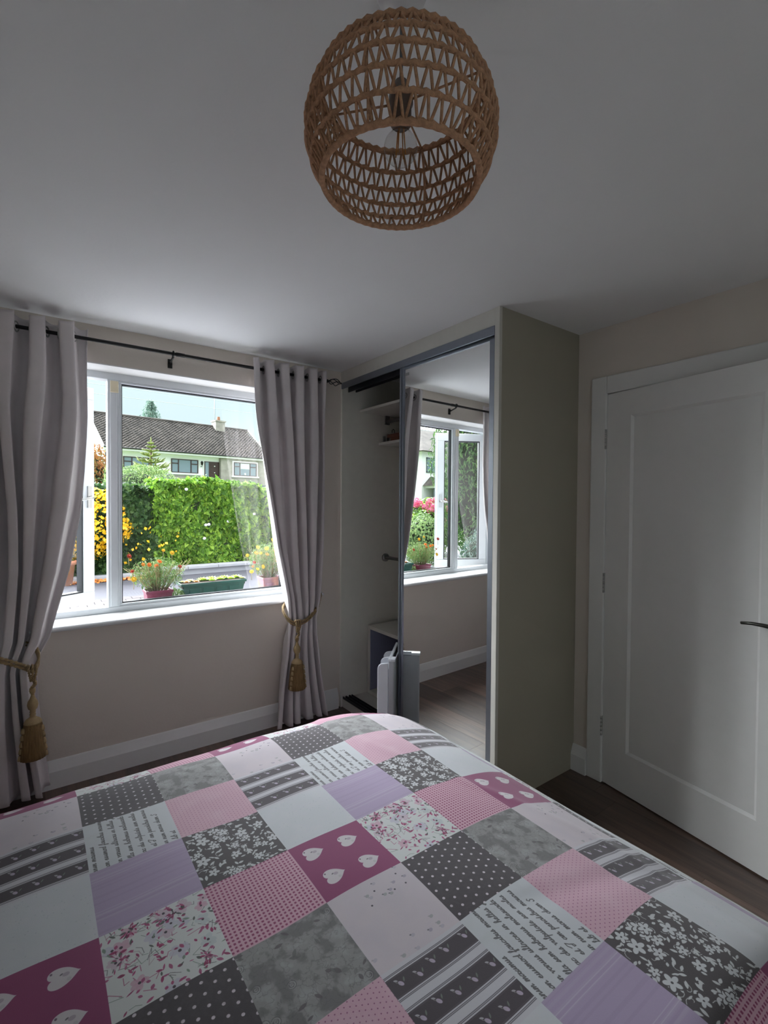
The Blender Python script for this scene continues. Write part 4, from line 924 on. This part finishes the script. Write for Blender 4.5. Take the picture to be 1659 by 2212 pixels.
def hwin(x0, x1, z0, z1, yf, cols, surround, blind=False):
    f = MB()
    f.box(x0, x1, yf-.06, yf+.02, z1-.07, z1, tr=ht_); f.box(x0, x1, yf-.06, yf+.02, z0, z0+.07, tr=ht_)
    for c_ in [x0]+cols+[x1-.08]: f.box(c_, c_+.08, yf-.06, yf+.02, z0+.07, z1-.07, tr=ht_)
    f.box(x0+.08, cols[0], yf-.06, yf+.02, z1-.42, z1-.34, tr=ht_)
    if len(cols) > 1: f.box(cols[-1]+.08, x1-.08, yf-.06, yf+.02, z1-.42, z1-.34, tr=ht_)
    fo = f.build('house_window', M_brown, house)
    e_ = [x0]+cols+[x1-.08]
    for a_, b_ in zip(e_[:-1], e_[1:]):
        p = MB(); p.box(a_+.08, b_, yf-.02, yf-.005, z0+.07, z1-.07, tr=ht_); p.build('pane', M_hglass, fo)
    if blind:
        p = MB(); sc_ = [(cols[0]+.1+(cols[-1]-cols[0]-.12)*q_/24, z1-.62+.05*abs(math.sin(q_*pi/4))) for q_ in range(25)]
        p.prism([(cols[0]+.1, z1-.08)]+sc_+[(cols[-1]-.02, z1-.08)], yf-.035, yf-.028, tr=lambda v: ht_(Vector((v.x, v.z, v.y)))); p.build('scalloped_blind', mat('pale_green_blind', lin(206, 228, 214), .8), fo)
        p = MB(); p.sphere(ht_(Vector((cols[0]+.55, yf-.05, z0+.18))), .09, 8, (1, 1, 1.2)); p.build('sill_ornament', M_lampw, fo)
    s_ = MB()
    if surround:
        for b in [(x0-.12, x1+.12, yf-.05, yf, z1, z1+.10), (x0-.12, x0, yf-.05, yf, z0, z1), (x1, x1+.12, yf-.05, yf, z0, z1)]: s_.box(*b, tr=ht_)
    s_.box(x0-.22, x1+.22, yf-.14, yf, z0-.14, z0, tr=ht_); s_.build('window_sill', M_fascia, fo)
hwin(-7.25, -4.75, 4.0, 5.0, 0, [-6.65, -5.35], False)
hwin(-3.55, -1.22, 3.90, 5.08, 0, [-2.98, -1.90], False)
hwin(1.93, 4.28, 3.86, 5.10, -.35, [2.52, 3.55], True, True)
d_ = MB(); d_.box(-.68, .70, -.07, .0, 2.95, 5.02, tr=ht_); fd = d_.build('front_door', M_brown, house)
for r_ in range(4):
    for c_ in range(2):
        p = MB(); p.box(-.12+c_*.40, .18+c_*.40, -.085, -.07, 3.10+r_*.46, 3.44+r_*.46, tr=ht_); p.build('door_panel', M_brown, fd, bevel=.01)
p = MB(); p.box(-.60, -.30, -.08, -.07, 3.65, 4.95, tr=ht_); p.build('sidelight', M_hglass, fd)
p = MB(); p.box(-.62, -.28, -.09, -.07, 3.58, 3.64, tr=ht_); p.sphere(ht_(Vector((.24, -.10, 4.62))), .06, 6); p.sphere(ht_(Vector((.24, -.10, 4.05))), .05, 6); p.box(-.2, .62, -.12, -.07, 2.92, 2.97, tr=ht_); p.build('door_fittings', M_fascia, fd)
lt = MB(); lt.lathe([(.02, 4.62), (.07, 4.66), (.11, 4.86), (.13, 4.88), (.03, 5.02)], 8, tuple(ht_(Vector((-.97, -.22, 0))))); lt.box(-.99, -.95, -.22, 0, 4.5, 4.56, tr=ht_); lt.build('wall_lantern', M_black, house)

tp = thing('terracotta_pot', 'terracotta pot by the kerb seen through the open casement glass', 'plant pot', (.45, 9.98, 0))
m = MB(); m.lathe([(.10, 0), (.14, .36), (.165, .36), (.165, .43), (.145, .43), (.13, .38)], 20, (.45, 9.98, 0)); m.build('pot_body', mat('terracotta_clay', lin(176, 112, 84), .85, noise=.08), tp)
n = 160; d = rng.normal(0, 1, (n, 3)); d /= np.linalg.norm(d, axis=1)[:, None]; d[:, 2] = np.abs(d[:, 2])
leaves('foliage', np.array([.45, 9.98, .42])+d*.13, d, .07, L_dark, tp, asp=.5, kind='stuff')

# overhead wires
for k, (z_, nm_) in enumerate([(9.25, 'topmost'), (8.85, 'second highest'), (8.40, 'third highest'), (7.95, 'fourth highest'), (7.45, 'lowest')]):
    m = MB(); pts = []
    for q_ in range(13):
        u = q_/12; x_ = -30+80*u; pts.append((x_, 29+.18*x_*.3, z_-.45*math.sin(pi*u)+(.0 if k else .1)+.005*x_))
    m.tube(pts, .013, 5); m.build('overhead_wire', mat('pale_grey_wire', lin(176, 186, 192), .7), label=nm_+' of the thin grey wires crossing the sky above the bungalow', cat='wire', group='overhead wires')

# ---------------- pots on the outer sill
OS = .793
def stems(t, c, n, h, spread, m_, z0):
    mm = MB()
    for k in range(n):
        a = random.uniform(0, 2*pi); r0 = random.random(); x_ = c[0]+r0*.05*math.cos(a); y_ = c[1]+r0*.03*math.sin(a); s_ = spread*r0
        mm.tube([(x_, y_, z0), (x_+s_*.45*math.cos(a), y_+s_*.3*math.sin(a), z0+h*.5), (x_+s_*math.cos(a), y_+s_*.5*math.sin(a), z0+h*random.uniform(.7, 1))], [.0022, .0018, .001], 4)
    mm.build('stems', m_, t, kind='stuff')
M_stem = mat('pale_stem', lin(150, 140, 98), .8)
def ribbedpot(t, cx, cy, wx, wy, z0, z1, m_, soil=True):
    m = MB(); k = .82
    r_ = lambda s_: [(-s_, -1), (s_, -1), (s_, 1), (-s_, 1)]
    b = [(cx-wx/2*k, cy-wy/2*k), (cx+wx/2*k, cy-wy/2*k), (cx+wx/2*k, cy+wy/2*k), (cx-wx/2*k, cy+wy/2*k)]
    tp = [(cx-wx/2*.95, cy-wy/2*.95), (cx+wx/2*.95, cy-wy/2*.95), (cx+wx/2*.95, cy+wy/2*.95), (cx-wx/2*.95, cy+wy/2*.95)]
    m.add([(x_, y_, z0) for x_, y_ in b]+[(x_, y_, z1-.015) for x_, y_ in tp], [(3, 2, 1, 0)]+[(i_, (i_+1) % 4, 4+(i_+1) % 4, 4+i_) for i_ in range(4)])
    m.build('pot_body', m_, t, bevel=.004)
    m = MB()
    for bx in [(cx-wx/2, cx+wx/2, cy-wy/2, cy-wy/2+.008), (cx-wx/2, cx+wx/2, cy+wy/2-.008, cy+wy/2), (cx-wx/2, cx-wx/2+.008, cy-wy/2+.008, cy+wy/2-.008), (cx+wx/2-.008, cx+wx/2, cy-wy/2+.008, cy+wy/2-.008)]: m.box(*bx, z1-.016, z1)
    m.build('pot_rim', m_, t, bevel=.002)
    m = MB(); m.box(cx-wx/2+.009, cx+wx/2-.009, cy-wy/2+.009, cy+wy/2-.009, z1-.03, z1-.012); m.build('soil', mat('potting_soil', lin(60, 46, 38), .95, noise=.3, nscale=80), t)
    # sunken decorative panels on the front
    m = MB(); npn = max(2, int(wx/.09))
    for q_ in range(npn):
        xa = cx-wx*.40+q_*wx*.80/npn+.008; xb = cx-wx*.40+(q_+1)*wx*.80/npn-.008
        m.box(xa, xb, cy-wy/2*.91-.006, cy-wy/2*.88, z0+.02, z1-.035)
    m.build('relief_panel', m_, t, bevel=.003)
M_petal = {k_: mat('marigold_'+k_, c_, .7, noise=.12, nscale=140) for k_, c_ in {'yellow': lin(250, 198, 40), 'orange': lin(238, 128, 34), 'red': lin(176, 56, 30), 'amber': lin(246, 164, 60)}.items()}
def flower(t, p, r, col, face):
    f = Vector(face).normalized(); a = f.orthogonal().normalized(); b = f.cross(a); m = MB(); P = Vector(p)
    for ring_, (rr_, hh, npet) in enumerate([(1.0, 0, 11), (.72, .25, 9), (.42, .42, 6)]):
        for q_ in range(npet):
            an = 2*pi*q_/npet+ring_*.3; w_ = pi/npet*1.15
            d0 = a*math.cos(an)+b*math.sin(an); d1 = a*math.cos(an-w_)+b*math.sin(an-w_); d2 = a*math.cos(an+w_)+b*math.sin(an+w_)
            m.add([P+f*(r*(hh*.3)), P+d1*r*rr_*.72+f*r*hh, P+d0*r*rr_+f*r*(hh-.10), P+d2*r*rr_*.72+f*r*hh], [(0, 1, 2, 3)], True)
    m.sphere(tuple(P+f*r*.30), r*.32, 6)
    m.build('flower_head', M_petal[col], t)
    m = MB(); m.tube([P-f*r*.1, P-f*r*.5-Vector((0, 0, r*.9)), P-f*r*.3-Vector((0, 0, r*3.4))], .0018, 4); m.build('flower_stalk', M_stem, t)
def marigold(name, lab, cx, cy, wx, wy, ztop, m_, fl, spread, hgt, nl):
    t = thing(name, lab, 'potted plant', (cx, cy, OS))
    ribbedpot(t, cx, cy, wx, wy, OS, ztop, m_); stems(t, (cx, cy), 70, hgt, spread, M_stem, ztop-.015)
    d = rng.normal(0, 1, (nl, 3)); d /= np.linalg.norm(d, axis=1)[:, None]; r = rng.random(nl)[:, None]**.38
    P = np.array([cx, cy, ztop+hgt*.50])+d*np.array([spread, spread*.55, hgt*.52])*r; P[:, 2] = np.maximum(P[:, 2], ztop-.01)
    P[:, 1] = np.maximum(P[:, 1], fy1+.02)
    leaves('foliage', P, d+np.array([0, -.4, .3]), .025, L_mari, t, asp=.20, jitter=.7, kind='stuff')
    for (x_, z_, r_, c_) in fl: flower(t, (x_, cy-.04-random.random()*.03, z_), r_, c_, (random.uniform(-.4, .4), -.75, random.uniform(.2, .9)))
    return t
M_red = mat('plum_plastic_pot', lin(112, 30, 62), .45, noise=.08)
M_green = mat('dark_green_plastic', lin(20, 78, 68), .45, noise=.06)
M_purp = mat('faded_purple_pot', lin(120, 92, 122), .5, noise=.1, col2=lin(170, 110, 90), nscale=14)
marigold('marigold_pot', 'plum pot of straggly marigolds on the outer sill near the mullion', .640, 3.315, .158, .13, .912, M_red,
         [(.470, 1.139, .016, 'red'), (.579, 1.080, .016, 'orange'), (.638, 1.097, .017, 'orange'), (.622, 1.070, .016, 'orange'), (.713, 1.146, .016, 'yellow'), (.493, .997, .018, 'yellow'), (.487, 1.045, .013, 'red'), (.763, 1.053, .014, 'red'), (.545, 1.084, .013, 'amber'), (.66, 1.165, .012, 'yellow')], .165, .20, 1500)
marigold('marigold_pot', 'faded purple pot of yellow and orange marigolds beside the right curtain', 1.395, 3.325, .150, .13, .930, M_purp,
         [(1.288, 1.151, .016, 'yellow'), (1.344, 1.142, .018, 'yellow'), (1.275, 1.112, .017, 'amber'), (1.351, 1.100, .015, 'amber'), (1.418, 1.118, .019, 'amber'), (1.205, 1.10, .013, 'yellow'), (1.261, 1.045, .014, 'red'), (1.234, .985, .017, 'yellow'), (1.278, 1.000, .014, 'yellow'), (1.320, 1.013, .017, 'yellow'), (1.433, 1.045, .016, 'orange'), (1.392, 1.20, .014, 'yellow'), (1.25, 1.018, .011, 'orange'), (1.30, 1.11, .012, 'yellow'), (1.45, .97, .014, 'orange')], .155, .24, 1600)
tr_ = thing('succulent_trough', 'dark green trough of pale succulent rosettes between the two marigold pots', 'planter', (.985, 3.33, OS))
ribbedpot(tr_, .985, 3.335, .43, .145, OS, .935, M_green)
M_suc = [mat('succulent_'+a_, c_, .5, noise=.1, nscale=60) for a_, c_ in (('lime', lin(178, 206, 96)), ('pale', lin(206, 208, 150)), ('blush', lin(206, 160, 110)))]
def rosette(x_, y_, z_, r, m_):
    m = MB()
    for ring_, (npet, rr_, el) in enumerate([(9, 1.0, .35), (8, .80, .65), (6, .55, .95), (4, .32, 1.3)]):
        for q_ in range(npet):
            a = 2*pi*q_/npet+ring_*.4; d = Vector((math.cos(a)*math.cos(el), math.sin(a)*math.cos(el), math.sin(el))); s_ = Vector((-math.sin(a), math.cos(a), 0)); u_ = d.cross(s_)*-1
            b0 = Vector((x_, y_, z_)); l_ = r*rr_
            m.add([b0, b0+d*l_*.55+s_*l_*.24, b0+d*l_, b0+d*l_*.55-s_*l_*.24, b0+d*l_*.5-Vector((0, 0, l_*.10))], [(0, 1, 2, 3), (0, 4, 1), (1, 4, 2), (2, 4, 3), (3, 4, 0)])
    m.build('rosette', m_, tr_)
for (x_, y_, r, q_) in [(.815, 3.32, .030, 2), (.845, 3.36, .034, 1), (.875, 3.31, .030, 2), (.925, 3.33, .050, 0), (.975, 3.30, .040, 0), (.99, 3.36, .046, 0), (1.035, 3.32, .042, 0), (1.075, 3.36, .045, 0), (1.105, 3.31, .040, 0), (1.15, 3.34, .045, 0), (1.18, 3.30, .030, 1), (.80, 3.36, .025, 1)]: rosette(x_, y_, .93+r*.15, r, M_suc[q_])
n = 160; P = np.stack([rng.uniform(.70, .80, n), rng.uniform(3.27, 3.36, n), rng.uniform(.80, .90, n)], 1)
leaves('trailing_blades', P, np.tile([0., -1., .4], (n, 1)), .05, L_mari, tr_, asp=.14, kind='stuff')

# ---------------- seen only in the mirror: conifer, hydrangea, light shrub, neighbour's house
blob('tall_conifer', 'tall dense green conifer beside the driveway, seen in the mirror', (-5.35, 7.3, 2.5), (1.25, 1.3, 2.75), L_conif, 16000, .12, cat='tree', asp=.22, seed=3)
hyd = blob('hydrangea', 'hydrangea bush with large pink flower heads, seen in the mirror', (-6.3, 10.2, .85), (1.0, .9, .75), L_laurel, 3500, .13, seed=7, asp=.6)
for k in range(34):
    a = random.uniform(0, 2*pi); el = random.uniform(.1, 1.4); d = Vector((math.cos(a)*math.cos(el), math.sin(a)*math.cos(el), math.sin(el)))
    p = Vector((-6.3+d.x*1.0, 10.2+d.y*.92, .85+d.z*.76)); n = 90
    q_ = rng.normal(0, 1, (n, 3)); q_ /= np.linalg.norm(q_, axis=1)[:, None]
    leaves('flower_head', np.array(p)+q_*.095, q_, .05, L_pink, hyd, asp=1.0, jitter=.2)
blob('variegated_shrub', 'rounded pale variegated shrub below the hydrangea, seen in the mirror', (-3.95, 8.0, .60), (.52, .5, .62), L_soft, 3500, .07, seed=5, asp=.6)
blob('low_dark_shrub', 'dark spreading shrub low under the conifer, seen in the mirror', (-3.75, 6.1, .45), (.5, .45, .5), L_blue, 2500, .06, seed=11, asp=.3)
nb = thing('neighbour_house', 'white two storey house with bay window, seen in the mirror', 'house', (-30, 32, 1.0))
def box_(nm, m_, *b, **kw): return boxes(*b).build(nm, m_, kw.get('p', nb))
box_('wall', M_render, (-42, -24.9, 30, 38, 0, 5.95))
m = MB(); m.add([(-42.5, 29.4, 5.9), (-24.4, 29.4, 5.9), (-24.4, 38.6, 5.9), (-42.5, 38.6, 5.9), (-38, 34, 8.6), (-28.6, 34, 8.6)], [(0, 1, 5, 4), (1, 2, 5), (2, 3, 4, 5), (3, 0, 4), (3, 2, 1, 0)]); m.build('roof', M_tile, nb)
for (x0, x1, z0, z1) in ((-26.6, -25.4, 4.1, 5.4), (-29.8, -28.2, 4.1, 5.4)):
    f = boxes((x0, x1, 29.93, 30.02, z0, z0+.08), (x0, x1, 29.93, 30.02, z1-.08, z1), (x0, x0+.08, 29.93, 30.02, z0, z1), (x1-.08, x1, 29.93, 30.02, z0, z1), ((x0+x1)/2-.04, (x0+x1)/2+.04, 29.93, 30.02, z0, z1)).build('house_window', M_plinth, nb)
    boxes((x0+.08, x1-.08, 29.96, 29.99, z0+.08, z1-.08)).build('pane', M_hglass, f)
box_('bay', M_render, (-28.6, -25.3, 28.9, 30, 0, 1.55)); box_('bay_top', M_render, (-28.6, -25.3, 28.9, 30, 2.75, 2.95))
m = MB(); m.add([(-28.9, 28.6, 2.95), (-25.0, 28.6, 2.95), (-25.0, 30, 2.95), (-28.9, 30, 2.95), (-28.0, 30, 3.75), (-25.9, 30, 3.75)], [(0, 1, 5, 4), (1, 2, 5), (3, 0, 4), (3, 2, 1, 0)]); m.build('bay_roof', M_tile, nb)
f = boxes((-28.6, -25.3, 28.9, 28.98, 1.55, 1.63), (-28.6, -25.3, 28.9, 28.98, 2.67, 2.75), (-28.6, -28.5, 28.9, 30, 1.6, 2.7), (-25.4, -25.3, 28.9, 28.98, 1.6, 2.7), (-27.0, -26.9, 28.9, 28.98, 1.6, 2.7)).build('bay_window', M_plinth, nb)
boxes((-28.5, -25.4, 28.93, 28.96, 1.63, 2.67)).build('pane', M_hglass, f)
boxes((-40, -8, 22, 22.3, 0, .9)).build('garden_wall', mat('buff_wall', lin(206, 192, 164), .9, noise=.08), label='buff garden wall in front of the neighbouring house, seen in the mirror', cat='wall')
